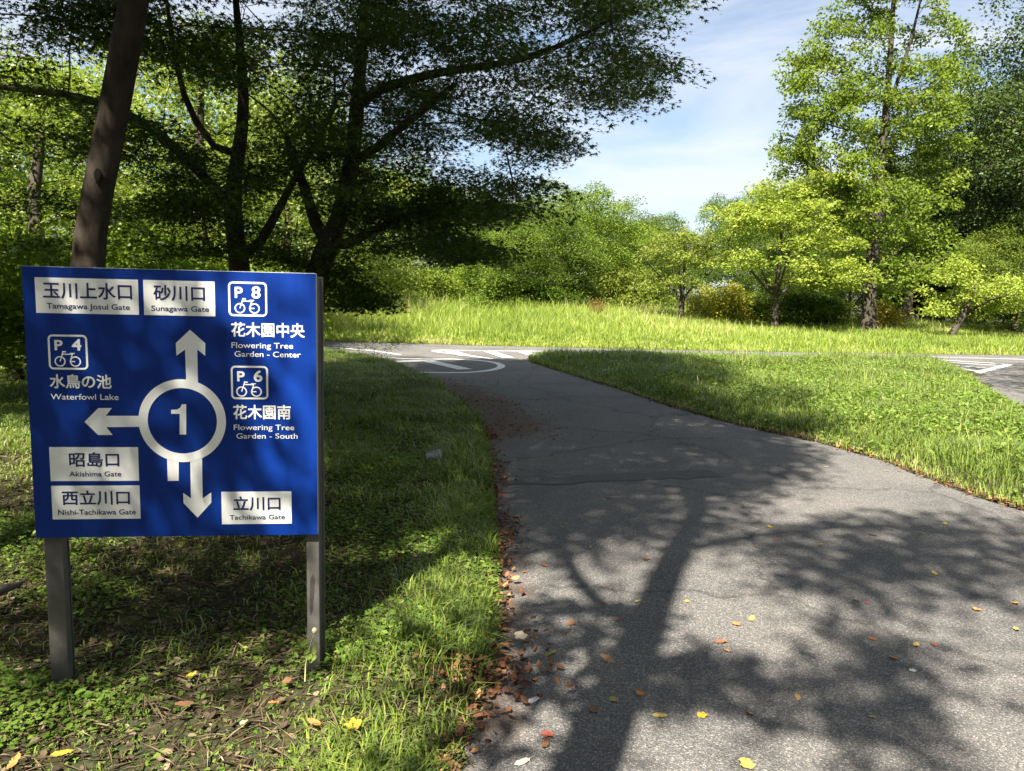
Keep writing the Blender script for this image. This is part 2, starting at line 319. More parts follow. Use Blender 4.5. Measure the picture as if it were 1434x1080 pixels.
stroke(mb, G2((745, 492), (690, 491.5), (640, 491), (612, 490.5), (606, 492.5), (640, 496), (690, 503)), .17, .005, 2)
for q in (((628, 491.3), (652, 498.5)), ((684, 492.2), (712, 501.5)), ((732, 493), (750, 499)), ((985, 499), (1000, 504)), ((1040, 499), (1060, 505))):
    stroke(mb, G2(*q), .30, .009)
stroke(mb, G2((745, 492), (860, 494), (1000, 497), (1180, 499)), .15, .006)
tag(mb.build('road_marking', M['paint']), kind='structure')
mb = MB()
stroke(mb, G2((1414, 510.6), (1365.5, 523)), .20, .006)
for k, q in enumerate((((1240, 500.6), (1287, 502.6), (1412, 510.6)), ((1300, 506.3), (1396, 512.4)), ((1318, 510.2), (1385, 516.4)), ((1334, 515.2), (1371, 521)))): stroke(mb, G2(*q), .15, .009 + .001 * k)
tag(mb.build('road_marking', M['paint']), kind='structure')
mb = MB(); stroke(mb, G2((1290, 499.5), (1434, 503.5)), .14, .005); stroke(mb, G2((452, 486), (520, 491), (560, 497)), .14, .005)
tag(mb.build('road_marking', M['paint']), kind='structure')
# ------------------------------------------------------------------ direction sign
SX, SY, SZ, SYAW, SW, SH = -1.8823, 2.9088, .5979, math.radians(6.566), 1.0973, 1.0713
sign = link('direction_sign', None); sign.empty_display_size = .2
sign.location = (SX, SY, 0); sign.rotation_euler = (0, .003, SYAW)
tag(sign, 'blue cycling direction sign on two grey steel posts beside the path', 'sign')
def bd(px, py):                                             # photo pixel -> (u, v) on the board's face, metres
    d = ray(px, py); n = np.array([math.sin(SYAW), -math.cos(SYAW), 0]); o_ = np.array([SX, SY, 0])
    P = np.array([0, 0, EYE]) + d * (((o_ - np.array([0, 0, EYE])) @ n) / (d @ n))
    q = P - o_; return (q[0] * math.cos(SYAW) + q[1] * math.sin(SYAW) , q[2])
M['sign_blue'] = plain('blue sign sheeting', (.0015, .025, .19), .42, .2, .22, 9, coat=0, stretch=(1, 1, .16))
M['sign_white'] = plain('white sign vinyl', (.80, .80, .78), .42, .5, .04, 8)
M['sign_navy'] = plain('navy sign vinyl', (.008, .012, .10), .42, .5)
M['steel'] = plain('weathered grey paint on steel', (.088, .081, .076), .55, .5, .25, 14, bump=.15)
M['alu'] = plain('aluminium board edge', (.38, .38, .37), .45, .5, .1, 10)
mb = MB(); mb.box(0, SW, .002, .030, SZ, SZ + SH); brd = mb.build('board_edge', M['alu'], sign, .003)
mb = MB(); mb.box(.0015, SW - .0015, 0, .0015, SZ + .0015, SZ + SH - .0015); brd = mb.build('board', M['sign_blue'], sign)
for side, u0, u1 in ((-1, bd(57, 757)[0], bd(89, 757)[0]), (1, bd(428, 752)[0], bd(447, 752)[0] + .002)):
    mb = MB()
    w_ = .088
    if side < 0: uu = u0 - .006
    else: uu = SW - .052
    wd = .070 if side < 0 else .052
    mb.box(uu, uu + wd, .032, .075, -.3, SZ + SH - .012)
    e0, e1 = (uu - .014, uu + wd) if side < 0 else (uu, uu + wd + .016)
    mb.box(e0, e1, .088, .095, -.3, SZ + SH - .012)
    mb.box(e0 + .012, e1 - .012, .074, .089, -.3, SZ + SH - .014)
    po = mb.build('post', M['steel'], sign, .003)
    if side > 0:
        mb = MB(); q = [bd(*c) for c in ((433, 812), (437, 806), (439, 815), (438, 835), (436, 858), (433, 866), (432, 850), (432, 828))]
        mb.poly([(a, .0308, c) for a, c in reversed(q)][::-1]); mb.build('stain', plain('dark stain', (.04, .037, .034), .7, .3, .3, 30), po)
    for zz in (SZ + .12, SZ + SH - .14):
        mb = MB(); mb.box(uu + wd * .3, uu + wd * .7, .0955, .106, zz, zz + .024); mb.build('bolt', M['steel'], po, .002)
fonts = {}
def text_mesh(body, off):
    cu = bpy.data.curves.new('txt', 'FONT'); cu.body = body; cu.size = 1; cu.offset = off; cu.resolution_u = 4; cu.fill_mode = 'FRONT'
    ob = bpy.data.objects.new('txt', cu); COL.objects.link(ob)
    dg = bpy.context.evaluated_depsgraph_get(); dg.update()
    m = bpy.data.meshes.new_from_object(ob.evaluated_get(dg)); bpy.data.objects.remove(ob); bpy.data.curves.remove(cu)
    return m
def lettering(name, body, x0, x1, y0, y1, material, parent, y, bold=.0, ref=None):
    """write body so its ink fills the pixel box; ref = text whose ink height y0..y1 stands for; bold thickens every stroke (metres)"""
    m = text_mesh(body, 0); n = len(m.vertices); co = np.zeros(n * 3); m.vertices.foreach_get('co', co); co = co.reshape(-1, 3)
    tris = [list(f.vertices) for f in m.polygons]; bpy.data.meshes.remove(m)
    if ref:
        mr = text_mesh(ref, 0); cr = np.zeros(len(mr.vertices) * 3); mr.vertices.foreach_get('co', cr); cr = cr.reshape(-1, 3); lo, hi = cr[:, 1].min(), cr[:, 1].max(); bpy.data.meshes.remove(mr)
    else: lo, hi = co[:, 1].min(), co[:, 1].max()
    ym = (y0 + y1) / 2
    ua, ub = bd(x0, ym)[0] + bold, bd(x1, ym)[0] - bold; va, vb = bd((x0 + x1) / 2, y1)[1] + bold, bd((x0 + x1) / 2, y0)[1] - bold
    u = ua + (co[:, 0] - co[:, 0].min()) / (np.ptp(co[:, 0]) + 1e-9) * (ub - ua); v = va + (co[:, 1] - lo) / (hi - lo) * (vb - va)
    V, Fc = [], []
    for k, (a, b) in enumerate(((0, 0), (1, .3), (-1, -.3), (.3, -1), (-.3, 1), (.75, .75), (-.75, -.75), (.75, -.75), (-.75, .75)) if bold else ((0, 0),)):
        Fc += [[i + k * n for i in f] for f in tris]; V += [(uu + a * bold, y - .00006 * k, vv + b * bold) for uu, vv in zip(u, v)]
    m = bpy.data.meshes.new(name); m.from_pydata(V, [], Fc); m.materials.append(material)
    return link(name, m, parent)
def plate(corners, jp, jb, en, eb):
    mb = MB(); q = [bd(*c) for c in corners]
    u0, u1 = (q[0][0] + q[3][0]) / 2, (q[1][0] + q[2][0]) / 2; v0, v1 = (q[2][1] + q[3][1]) / 2, (q[0][1] + q[1][1]) / 2
    mb.box(u0, u1, -.0016, .001, v0, v1)
    pl = mb.build('name_plate', M['sign_white'], sign)
    lettering('place_name', jp, *jb, M['sign_navy'], pl, -.0026, .0011)
    lettering('place_name', en, *eb, M['sign_navy'], pl, -.0026, .0003, ref='TGSAN')
plate(((46.7, 388.2), (191.6, 391.3), (192.9, 440.2), (49.3, 438.4)), '玉川上水口', (58.4, 183.3, 395.5, 419), 'Tamagawa Josui Gate', (64, 180.4, 425, 433))
plate(((198.4, 391.3), (298.7, 393.8), (300.2, 442.4), (200.7, 440.7)), '砂川口', (213.3, 285.5, 398.9, 421), 'Sunagawa Gate', (210.7, 291.3, 428, 435.6))
plate(((67.9, 626.2), (192.5, 625.8), (193.8, 672.6), (70.3, 674)), '昭島口', (96, 166.3, 633, 653.6), 'Akishima Gate', (96.4, 169.3, 659.8, 667))
plate(((70.9, 680.6), (194.8, 679.2), (196, 725.2), (73.4, 727.9)), '西立川口', (86.2, 181.3, 686.3, 707), 'Nishi-Tachikawa Gate', (81, 189.7, 713, 720.5))
plate(((309.2, 688.5), (407.3, 686.8), (408, 731.4), (310.3, 734.2)), '立川口', (326, 392.3, 694, 714), 'Tachikawa Gate', (321, 398.6, 720, 726.6))
Wm = M['sign_white']
for jp, jb, lines in (('水鳥の池', (68.4, 155, 524, 544), (('Waterfowl Lake', (70, 164.9, 551.5, 559.6)),)),
                      ('花木園中央', (322.3, 425.3, 451, 471.5), (('Flowering Tree', (322.8, 409, 479, 487)), ('Garden - Center', (327, 419.8, 491.4, 499.2)))),
                      ('花木園南', (325.4, 406, 566, 586.5), (('Flowering Tree', (326.4, 411, 593.8, 601.4)), ('Garden - South', (330, 415.8, 606, 613.4))))):
    lettering('place_name', jp, *jb, Wm, sign, -.0016, .0012)
    for en, eb in lines: lettering('place_name', en, *eb, Wm, sign, -.0016, .00012, ref='TGSAN')
def ring(mb, cu, cv, ro, ri, y, n=56, a0=0, a1=2 * math.pi):
    for i in range(n):
        a, b_ = a0 + (a1 - a0) * i / n, a0 + (a1 - a0) * (i + 1) / n
        mb.poly([(cu + ro * math.cos(a), y, cv + ro * math.sin(a)), (cu + ro * math.cos(b_), y, cv + ro * math.sin(b_)), (cu + ri * math.cos(b_), y, cv + ri * math.sin(b_)), (cu + ri * math.cos(a), y, cv + ri * math.sin(a))])
def bar(mb, p, q, w, y):
    p, q = np.array(p), np.array(q); d = q - p; d = d / np.linalg.norm(d); n = np.array([-d[1], d[0]]) * w / 2
    mb.poly([(a[0], y, a[1]) for a in (p - n, q - n, q + n, p + n)])
def parking(x0, y0, x1, y1, num, pb, nb_, w1, w2):
    (u0, v1), (u1, v0) = bd(x0, y0), bd(x1, y1); mb = MB(); r, w = .018, .0075
    cs = [(u1 - r, v1 - r, 0), (u0 + r, v1 - r, 1), (u0 + r, v0 + r, 2), (u1 - r, v0 + r, 3)]; outer, inner = [], []
    for cu, cv, k in cs:
        for s in range(7):
            a = (k + s / 6) * math.pi / 2; outer.append((cu + r * math.cos(a), cv + r * math.sin(a))); inner.append((cu + (r - w) * math.cos(a), cv + (r - w) * math.sin(a)))
    for i in range(len(outer)):
        j = (i + 1) % len(outer); mb.poly([(outer[i][0], -.0016, outer[i][1]), (outer[j][0], -.0016, outer[j][1]), (inner[j][0], -.0016, inner[j][1]), (inner[i][0], -.0016, inner[i][1])])
    fr = mb.build('parking_symbol', Wm, sign)
    lettering('letter', 'P', *pb, Wm, fr, -.0016, .0016); lettering('numeral', num, *nb_, Wm, fr, -.0016, .0016)
    a, c = np.array(bd(*w1)), np.array(bd(*w2)); s = c[0] - a[0]; c[1] = a[1] = (a[1] + c[1]) / 2; mb = MB(); R_ = s * .365
    for ctr, dy in ((a, 0), (c, 0)): ring(mb, ctr[0], ctr[1], R_, R_ * .76, -.0016, 32)
    T = lambda x, z: (a[0] + s * x, a[1] + s * z); wt = s * .075
    for k, (p_, q_) in enumerate(((T(0, 0), T(.22, .66)), (T(.17, .68), T(.42, .66)), (T(.20, .50), T(.80, .50)), (T(.66, .56), T(.98, .56)), (T(.84, .55), T(.66, -.05)), (T(.20, .46), T(.64, -.03)), (T(.64, 0), T(1.0, 0)))):
        if k in (5,): continue
        bar(mb, p_, q_, wt, -.0018 - .0002 * k)
    mb.build('bicycle_pictogram', Wm, fr)
parking(64.9, 468.2, 122.7, 517.8, '4', (74.9, 86.5, 476, 490.5), (99, 112.7, 474.4, 491), (82.9, 506.2), (104.4, 506.0))
parking(317.5, 393.3, 372.9, 442.7, '8', (327, 338.3, 401, 416.7), (350.7, 363.2, 400, 417.4), (334.4, 430.6), (354.8, 431.4))
parking(321.6, 511.3, 374.8, 558.5, '6', (330.7, 341.5, 519, 533.4), (354, 366.4, 517.8, 534), (337.2, 547.4), (357.9, 547.9))
mb = MB()
cu, cv = bd(254.7, 588.8); Ro = abs(bd(316, 588)[0] - bd(193.5, 588)[0]) / 2
ring(mb, cu, cv, Ro, Ro * .79, -.0030, 72)
for P in (((264.5, 461.2), (244.8, 480), (245.8, 497.6), (257.8, 488.9), (259.7, 536), (276.0, 538), (274.9, 488.9), (286, 497.6), (286, 480)),
          ((117.4, 590.6), (136.5, 608.9), (156.9, 608.9), (147.9, 597.9), (198, 597.3), (198, 582), (147.3, 582), (155.5, 571.2), (136.7, 571.2)),
          ((276.2, 724.2), (295.2, 703.3), (295.2, 688.8), (283.1, 697.3), (282, 638), (265.5, 642), (266.8, 697.3), (255.9, 689.7), (256.3, 703.9)),
          ((233.0, 638), (234.1, 673), (249.6, 672.7), (249.3, 641.5))):
    mb.poly([(u, -.0016, v) for u, v in (bd(*c) for c in P)])
rd_ = mb.build('route_diagram', Wm, sign)
mb = MB(); one = [bd(*c) for c in ((250.6, 608), (259.7, 608), (259.7, 565.5), (253.6, 565.5), (251.5, 570.3), (246.5, 573), (238.5, 573.4), (238.5, 579), (250.6, 579))]
mb.poly([(a, -.0016, c) for a, c in (one[0], one[1], one[2], one[3], one[4], one[5], one[8])]); mb.poly([(a, -.0016, c) for a, c in (one[8], one[5], one[6], one[7])]); mb.build('numeral', Wm, sign)
# ------------------------------------------------------------------ trees: skeleton grown to leaf clumps, then tubes and leaves
def unit(v): return v / (np.linalg.norm(v, axis=-1, keepdims=True) + 1e-9)
def skeleton(stems, targets, rng, alpha=.45, step=.5, r0=.006, ex=2.25, wig=.12, lift=.15):
    """stems: list of (points, radii, parent_stem_point or None). Returns P, parent, radius."""
    P, par, rmin, plen = [], [], [], []
    for pts, rad, at in stems:
        prev = -1
        if at is not None:
            prev = int(np.argmin(np.linalg.norm(np.array(P) - np.array(at), axis=1)))
        pts = np.array(pts, float); cum = np.r_[0, np.cumsum(np.linalg.norm(np.diff(pts, axis=0), axis=1))]
        ns = max(3, int(cum[-1] / .35)); s = np.linspace(0, cum[-1], ns)
        pp = np.stack([np.interp(s, cum, pts[:, k]) for k in range(3)], 1)
        for _ in range(2): pp[1:-1] = (pp[:-2] + 2 * pp[1:-1] + pp[2:]) / 4
        rr = np.interp(s, cum, rad)
        base = 0 if prev < 0 else plen[prev]
        for i in range(ns):
            if i == 0 and prev >= 0: continue
            P.append(pp[i]); par.append(prev); rmin.append(rr[i]); plen.append(base + s[i] * .35); prev = len(P) - 1
    n0 = len(P); tgt = np.array(targets)
    P = list(P); PA = np.zeros((n0 + len(tgt) * 8, 3)); PA[:n0] = P; PL = np.zeros(len(PA)); PL[:n0] = plen; n = n0; npar = np.full(len(PA), -1); npar[:n0] = par
    dmin = np.array([np.min(np.linalg.norm(PA[:n0] - q, axis=1)) for q in tgt]); tips = np.zeros(len(tgt), int)
    startok = np.ones(len(PA), bool)
    for k, (pts, rad, at) in enumerate(stems): pass
    zb = PA[:n0, 2].min(); startok[:n0] = PA[:n0, 2] > zb + .25 * (np.percentile(PA[:n0, 2], 90) - zb)
    for ti in np.argsort(dmin):
        q = tgt[ti]; d = q - PA[:n]; dist = np.linalg.norm(d, axis=1)
        cost = dist + alpha * PL[:n] + .5 * np.maximum(0, -d[:, 2]) + np.where(startok[:n], 0, 1e6)
        j = int(np.argmin(cost)); L_ = dist[j]; k = int(np.clip(round(L_ / step), 1, 7))
        a = PA[j]; bend = np.array([0, 0, lift * L_]) + rng.normal(0, wig * L_, 3); prev = j
        for s in range(1, k + 1):
            u = s / k; pt = a + (q - a) * u + bend * (u * (1 - u)) * 1.6 + (rng.normal(0, .03 * L_ / k, 3) if s < k else 0)
            PA[n] = pt; npar[n] = prev; PL[n] = PL[prev] + np.linalg.norm(pt - PA[prev]); prev = n; n += 1
        tips[ti] = prev
    PA, npar = PA[:n], npar[:n]; acc = np.zeros(n); haschild = np.zeros(n, bool)
    order = np.argsort(-np.arange(n)); rad = np.zeros(n)
    for i in order:                                           # children always come after parents
        r = (acc[i]) ** (1 / ex) if acc[i] > 0 else r0
        if i < n0: r = max(rmin[i], min(r, rmin[i] * 1.15))
        rad[i] = r
        if npar[i] >= 0: acc[npar[i]] += r ** ex
    return PA, npar, rad, tips
def tubes(P, par, rad, sides=6, rng=None, rough=0., flare=0.):
    n = len(P); kids = [[] for _ in range(n)]
    for i in range(n):
        if par[i] >= 0: kids[par[i]].append(i)
    V, Fq = [], []; nv = 0
    starts = [(i, -1) for i in range(n) if par[i] < 0]
    while starts:
        i, p = starts.pop(); chain = [p, i] if p >= 0 else [i]
        while kids[i]:
            ks = sorted(kids[i], key=lambda c: -rad[c]); starts += [(c, i) for c in ks[1:]]; i = ks[0]; chain.append(i)
        if len(chain) < 2: continue
        pts = P[chain]; r = rad[chain].copy()
        if p >= 0: r[0] = min(r[0], r[1] * 1.15)
        r[-1] *= .5
        sd = sides if r.max() < .05 else (sides + 2 if r.max() < .1 else sides + 8)
        t = unit(np.gradient(pts, axis=0)); ref = np.array([1., 0, 0]) if abs(t[0][0]) < .9 else np.array([0, 1., 0])
        u = unit(np.cross(t[0], ref)); an = np.arange(sd) / sd * 2 * math.pi; rings = []
        for k in range(len(pts)):
            u = unit(u - t[k] * (u @ t[k])); w = np.cross(t[k], u); rr = np.full(sd, r[k])
            if rough and r[k] > .04: rr = rr * (1 + rough * (np.sin(an * 3 + pts[k, 2] * 1.1) * .5 + np.sin(an * 5 - pts[k, 2] * 2.3) * .35) + rng.normal(0, rough * .12, sd))
            if flare and p < 0:
                hh = pts[k, 2] - pts[0, 2]; rr = rr * (1 + flare * math.exp(-max(hh, 0) / .28) * (1 + .4 * np.sin(an * 4 + 1)))
            rings.append(pts[k] + np.outer(np.cos(an) * rr, u) + np.outer(np.sin(an) * rr, w))
        V.append(np.concatenate(rings)); a = np.arange(len(pts) - 1)[:, None] * sd + np.arange(sd)[None]; b = np.arange(len(pts) - 1)[:, None] * sd + (np.arange(sd)[None] + 1) % sd
        Fq.append(np.stack([a, b, b + sd, a + sd], -1).reshape(-1, 4) + nv); nv += len(V[-1])
    return np.concatenate(V), np.concatenate(Fq)
TPL = {  # leaf templates: x = along the leaf, y = across, z = fold; unit length
    'diamond': (np.array([(0, 0, 0), (.45, .30, .07), (1, 0, -.05), (.45, -.30, .07)], float), np.array([(0, 2, 1), (0, 3, 2)])),
    'oval': (np.array([(0, 0, 0), (.3, .27, .06), (.72, .24, .04), (1, 0, -.08), (.72, -.24, .04), (.3, -.27, .06)], float), np.array([(0, 3, 2), (0, 2, 1), (0, 4, 3), (0, 5, 4)])),
}
TPL['straw'] = (TPL['diamond'][0] * np.array([1, .09, .6]), TPL['diamond'][1])
TPL['curl'] = (np.array([(0, 0, .10), (.3, .24, .16), (.72, .20, .13), (1, .03, .22), (.72, -.22, .10), (.3, -.25, .15), (.5, 0, -.02)], float), np.array([(0, 6, 1), (1, 6, 2), (2, 6, 3), (3, 6, 4), (4, 6, 5), (5, 6, 0)]))
def star_tpl(lobes, half, lens):
    v, f = [], []
    for k in range(lobes):
        a = (k - (lobes - 1) / 2) * (half * 2 / (lobes - 1)); ln = lens[abs(k - lobes // 2)]; c, s = math.cos(a), math.sin(a); b = len(v)
        for x, y, z in ((-.05, 0, 0), (ln * .45, .15, .03), (ln, 0, -.06 * ln), (ln * .45, -.15, .03)): v.append((x * c - y * s + .1, x * s + y * c, z))
        f += [(b, b + 2, b + 1), (b, b + 3, b + 2)]
    return np.array(v), np.array(f)
def star_tpl1(lobes, half, lens):                           # one slim triangle per lobe
    v, f = [], []
    for k in range(lobes):
        a = (k - (lobes - 1) / 2) * (half * 2 / (lobes - 1)); ln = lens[abs(k - lobes // 2)]; c, s = math.cos(a), math.sin(a); b = len(v)
        for x, y, z in ((.0, .17, .02), (ln, 0, -.10 * ln), (.0, -.17, .02)): v.append((x * c - y * s + .1, x * s + y * c, z))
        f += [(b, b + 2, b + 1)]
    return np.array(v), np.array(f)
TPL['maple'] = star_tpl1(5, 1.95, (.95, .85, .6))
TPL['maple3'] = star_tpl(3, 1.25, (.95, .78))
TPL['trefoil'] = star_tpl(3, 2.09, (.62, .62))
def leafset(pos, nrm, size, tint, rng, tpl, axis=None):
    Tv, Tf = TPL[tpl]; n = len(pos); K = len(Tv); nrm = unit(nrm)
    a = rng.normal(size=(n, 3)) if axis is None else axis
    t = unit(a - nrm * np.sum(a * nrm, 1, keepdims=True)); s = np.cross(nrm, t)
    sz = size[:, None, None]
    V = pos[:, None] + sz * (Tv[None, :, 0:1] * t[:, None] + Tv[None, :, 1:2] * s[:, None] + Tv[None, :, 2:3] * nrm[:, None])
    Fc = (Tf[None] + (np.arange(n) * K)[:, None, None]).reshape(-1, 3)
    return V.reshape(-1, 3), Fc, np.repeat(tint, K)
def clumpleaves(tg, rng, n_per, cr, flat, size, tpl, up=.7, outc=None, outw=.3, rand=.5, droop=.25, tmul=1.0):
    k = len(tg); m = k * n_per; c = np.repeat(tg, n_per, 0); d = rng.normal(size=(m, 3)) * .55
    l = np.linalg.norm(d, axis=1, keepdims=True); d = d / np.maximum(l, 1e-6) * np.minimum(l, 1.05)
    crr = np.repeat(cr * rng.uniform(.7, 1.3, k), n_per)[:, None]
    rh = np.hypot(d[:, 0], d[:, 1])
    off = d * crr; off[:, 2] = off[:, 2] * flat - droop * rh ** 2 * crr[:, 0]
    pos = c + off
    nrm = np.array([0, 0, 1.]) * up + rng.normal(size=(m, 3)) * rand + unit(np.c_[off[:, :2], np.zeros(m)]) * .25
    if outc is not None: nrm = nrm + unit(c - outc) * outw
    ct = np.clip(rng.normal(.5, .2, k), 0, 1)
    tint = np.clip(np.repeat(ct, n_per) * .6 + rng.uniform(0, .4, m) * tmul, 0, 1)
    ax = np.c_[off[:, :2], np.zeros(m) - .3 * crr[:, 0]] + rng.normal(size=(m, 3)) * .35 * crr
    return leafset(pos, nrm, size * rng.uniform(.65, 1.25, m), tint, rng, tpl, ax)
def ellip(rng, n, blobs, shell=.35):
    """clump centres spread through overlapping lobes, more of them near the outside"""
    w = np.array([b[3] * b[4] * b[5] for b in blobs]) ** .75; ch = rng.choice(len(blobs), n, p=w / w.sum()); out = []
    for i in ch:
        b = blobs[i]; d = unit(rng.normal(size=3)); r = rng.uniform(shell, 1) ** .6; out.append(np.array(b[:3]) + d * r * np.array(b[3:6]))
    return np.array(out)
def make_tree(name, label, cat, loc, stems, tg, seed, leaf, leafm, barkm, group=None, sides=5, color=None, rough=.06, flare=.5, **sk):
    """a thing: Empty at the foot of the trunk > trunk (with limbs), crown"""
    rng = np.random.default_rng(seed)
    P, par, rad, tips = skeleton(stems, tg, rng, **sk)
    V, Fq = tubes(P, par, rad, sides, rng, rough, flare)
    root = link(name, None); root.location = loc; root.empty_display_size = .3; tag(root, label, cat, group)
    link('trunk', mesh('trunk', V, Fq, M[barkm], smooth=True), root)
    lv = clumpleaves(tg, rng, **leaf)
    cr = link('crown', mesh('crown', lv[0], lv[1], M[leafm], lv[2]), root)
    if color: cr.color = (*color, 1)
    return root
def copy_tree(root, loc, s, rz, label, cat, group=None, color=None, name=None):
    r = root.copy(); COL.objects.link(r); r.location = loc; r.scale = s if hasattr(s, '__len__') else (s, s, s); r.rotation_euler = (0, 0, rz)
    if name: r.name = name
    r['label'] = label; r['category'] = cat
    if group: r['group'] = group
    elif 'group' in r: del r['group']
    for ch in list(root.children):
        c = ch.copy(); COL.objects.link(c); c.parent = r
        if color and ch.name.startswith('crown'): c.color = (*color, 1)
    return r
def base(px, py, Y):                                        # foot of a tree seen at column px, Y metres away
    p = atd(px, py, Y); return (p[0], Y, float(gz(np.array([p[0]]), np.array([float(Y)]))[0]) - .03)
# ---- the two maples behind the sign -------------------------------------------------
MAPLE = [(-900, -900), (1000, -900), (1015, -60), (965, -6), (915, 25), (935, 60), (935, 90), (910, 130), (870, 145), (805, 150), (785, 178), (790, 196), (820, 208), (770, 222), (755, 240), (745, 255), (715, 262), (725, 285), (752, 302), (692, 312), (667, 330), (700, 345), (657, 372), (640, 352), (590, 355), (540, 350), (505, 362), (500, 385), (515, 415), (528, 440), (505, 448), (470, 425), (440, 418), (420, 372), (330, 345), (250, 355), (160, 330), (60, 345), (-900, 360)]
def maple_targets(rng, n, ctr, rad, tiers):
    out = []
    while len(out) < n:
        d = rng.uniform(-1, 1, (4000, 3)); r = np.linalg.norm(d, axis=1); k = (r < 1) & (r > .25) & (rng.uniform(size=4000) < .25 + .75 * r)
        p = np.array(ctr) + d[k] * np.array(rad)
        rh = np.hypot((p[:, 0] - ctr[0]) / rad[0], (p[:, 1] - ctr[1]) / rad[1])
        q = (p[:, 2] + .25 * vnoise(p[:, 0], p[:, 1], 1.6, 11)) / tiers; p[:, 2] = (np.floor(q) + .5 + (q - np.floor(q) - .5) * .35) * tiers - .5 * rh ** 2
        x, y = proj(p); ok = inpoly(np.nan_to_num(x, nan=-800), np.nan_to_num(y, nan=-800), MAPLE) & (p[:, 2] > 1.3)
        # open gaps where the sky shows
        ok &= ~((vnoise(x, y * 2.1, 95, 21) > .73) & (x > 470) & (x < 930) & (y < 275))
        ok &= ~((vnoise(x, y * 1.6, 80, 22) > .66) & (x < 470) & (y < 380))
        out += list(p[ok])
    return np.array(out[:n])
rng = np.random.default_rng(12)
b3 = base(424, 372, 10.6); b2 = base(338, 372, 11.4)
def rel(pts, b): return [tuple(np.array(p) - np.array(b)) for p in pts]
A = lambda x, y, Y: tuple(atd(x, y, Y))
st3 = [(rel([b3, A(434, 400, 10.6), A(454, 352, 10.5), A(478, 310, 10.5), A(494, 230, 10.4), A(500, 140, 10.3), A(508, 60, 10.2), A(512, -40, 10.0), A(520, -130, 9.8)], b3), [.19, .17, .145, .12, .10, .085, .07, .05, .025], None),
       (rel([A(454, 356, 10.5), A(505, 335, 10.2), A(560, 300, 9.8), A(625, 280, 9.3), A(690, 285, 8.9)], b3), [.085, .065, .045, .03, .015], rel([A(454, 352, 10.5)], b3)[0]),
       (rel([A(500, 140, 10.3), A(560, 112, 10.0), A(640, 96, 9.6), A(720, 92, 9.2), A(800, 60, 8.9), A(870, 20, 8.6)], b3), [.07, .058, .048, .038, .028, .015], rel([A(500, 140, 10.3)], b3)[0]),
       (rel([A(494, 235, 10.4), A(545, 190, 10.1), A(600, 150, 9.8), A(635, 120, 9.6)], b3), [.07, .055, .045, .03], rel([A(494, 230, 10.4)], b3)[0]),
       (rel([A(454, 348, 10.5), A(440, 310, 10.8), A(425, 250, 11.0), A(400, 190, 11.0)], b3), [.10, .085, .065, .04], rel([A(454, 352, 10.5)], b3)[0])]
tg3 = maple_targets(rng, 820, (b3[0] + 1.9, 9.9, 5.0), (4.4, 4.2, 4.0), .62)
droop = np.array([A(*q) for q in ((468, 378, 9.6), (478, 388, 9.4), (488, 396, 9.2), (497, 404, 9.0), (484, 402, 9.3), (462, 388, 9.9))])
low = []                                                    # the drooping lower sprays
while len(low) < 42:
    q = rng.uniform((500, 225), (800, 352)); 
    if inpoly(q[0:1], q[1:2], [(520, 235), (640, 215), (795, 205), (750, 280), (715, 300), (690, 340), (640, 345), (560, 345), (505, 345)])[0]: low.append(A(q[0], q[1], rng.uniform(8.6, 11.2)))
tg3 = np.vstack([tg3, droop, low])
mleaf = dict(n_per=245, cr=.50, flat=.19, size=.050, tpl='maple', up=1.0, rand=.38, droop=.2)
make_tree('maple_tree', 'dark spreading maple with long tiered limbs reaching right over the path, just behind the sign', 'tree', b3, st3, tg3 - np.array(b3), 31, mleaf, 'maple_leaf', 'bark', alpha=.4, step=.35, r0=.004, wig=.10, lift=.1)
st2 = [(rel([b2, A(338, 372, 11.4), A(322, 290, 11.4), A(330, 230, 11.3), A(345, 170, 11.2), A(338, 80, 11.0), A(330, 10, 10.8), A(325, -80, 10.6)], b2), [.17, .15, .125, .10, .085, .065, .045, .025], None),
       (rel([A(330, 235, 11.3), A(270, 180, 11.1), A(250, 120, 10.9), A(240, 40, 10.7), A(225, -50, 10.5)], b2), [.06, .05, .042, .032, .02], rel([A(330, 230, 11.3)], b2)[0]),
       (rel([A(322, 290, 11.4), A(260, 215, 11), A(190, 160, 10.6), A(100, 125, 10.2), A(20, 130, 9.8), A(-80, 110, 9.4)], b2), [.08, .07, .06, .05, .04, .02], rel([A(322, 290, 11.4)], b2)[0]),
       (rel([A(345, 372, 11.4), A(375, 330, 11.3), A(400, 270, 11.2), A(440, 205, 11.0), A(470, 150, 10.9)], b2), [.08, .07, .055, .04, .02], rel([A(338, 372, 11.4)], b2)[0])]
tg2 = maple_targets(rng, 400, (b2[0] - .6, 10.6, 5.0), (4.2, 3.6, 3.6), .62)
make_tree('maple_tree', 'dark maple with several crooked stems behind the top edge of the sign', 'tree', b2, st2, tg2 - np.array(b2), 32, dict(mleaf, n_per=135), 'maple_leaf', 'bark', alpha=.4, step=.35, r0=.004, wig=.10, lift=.1)
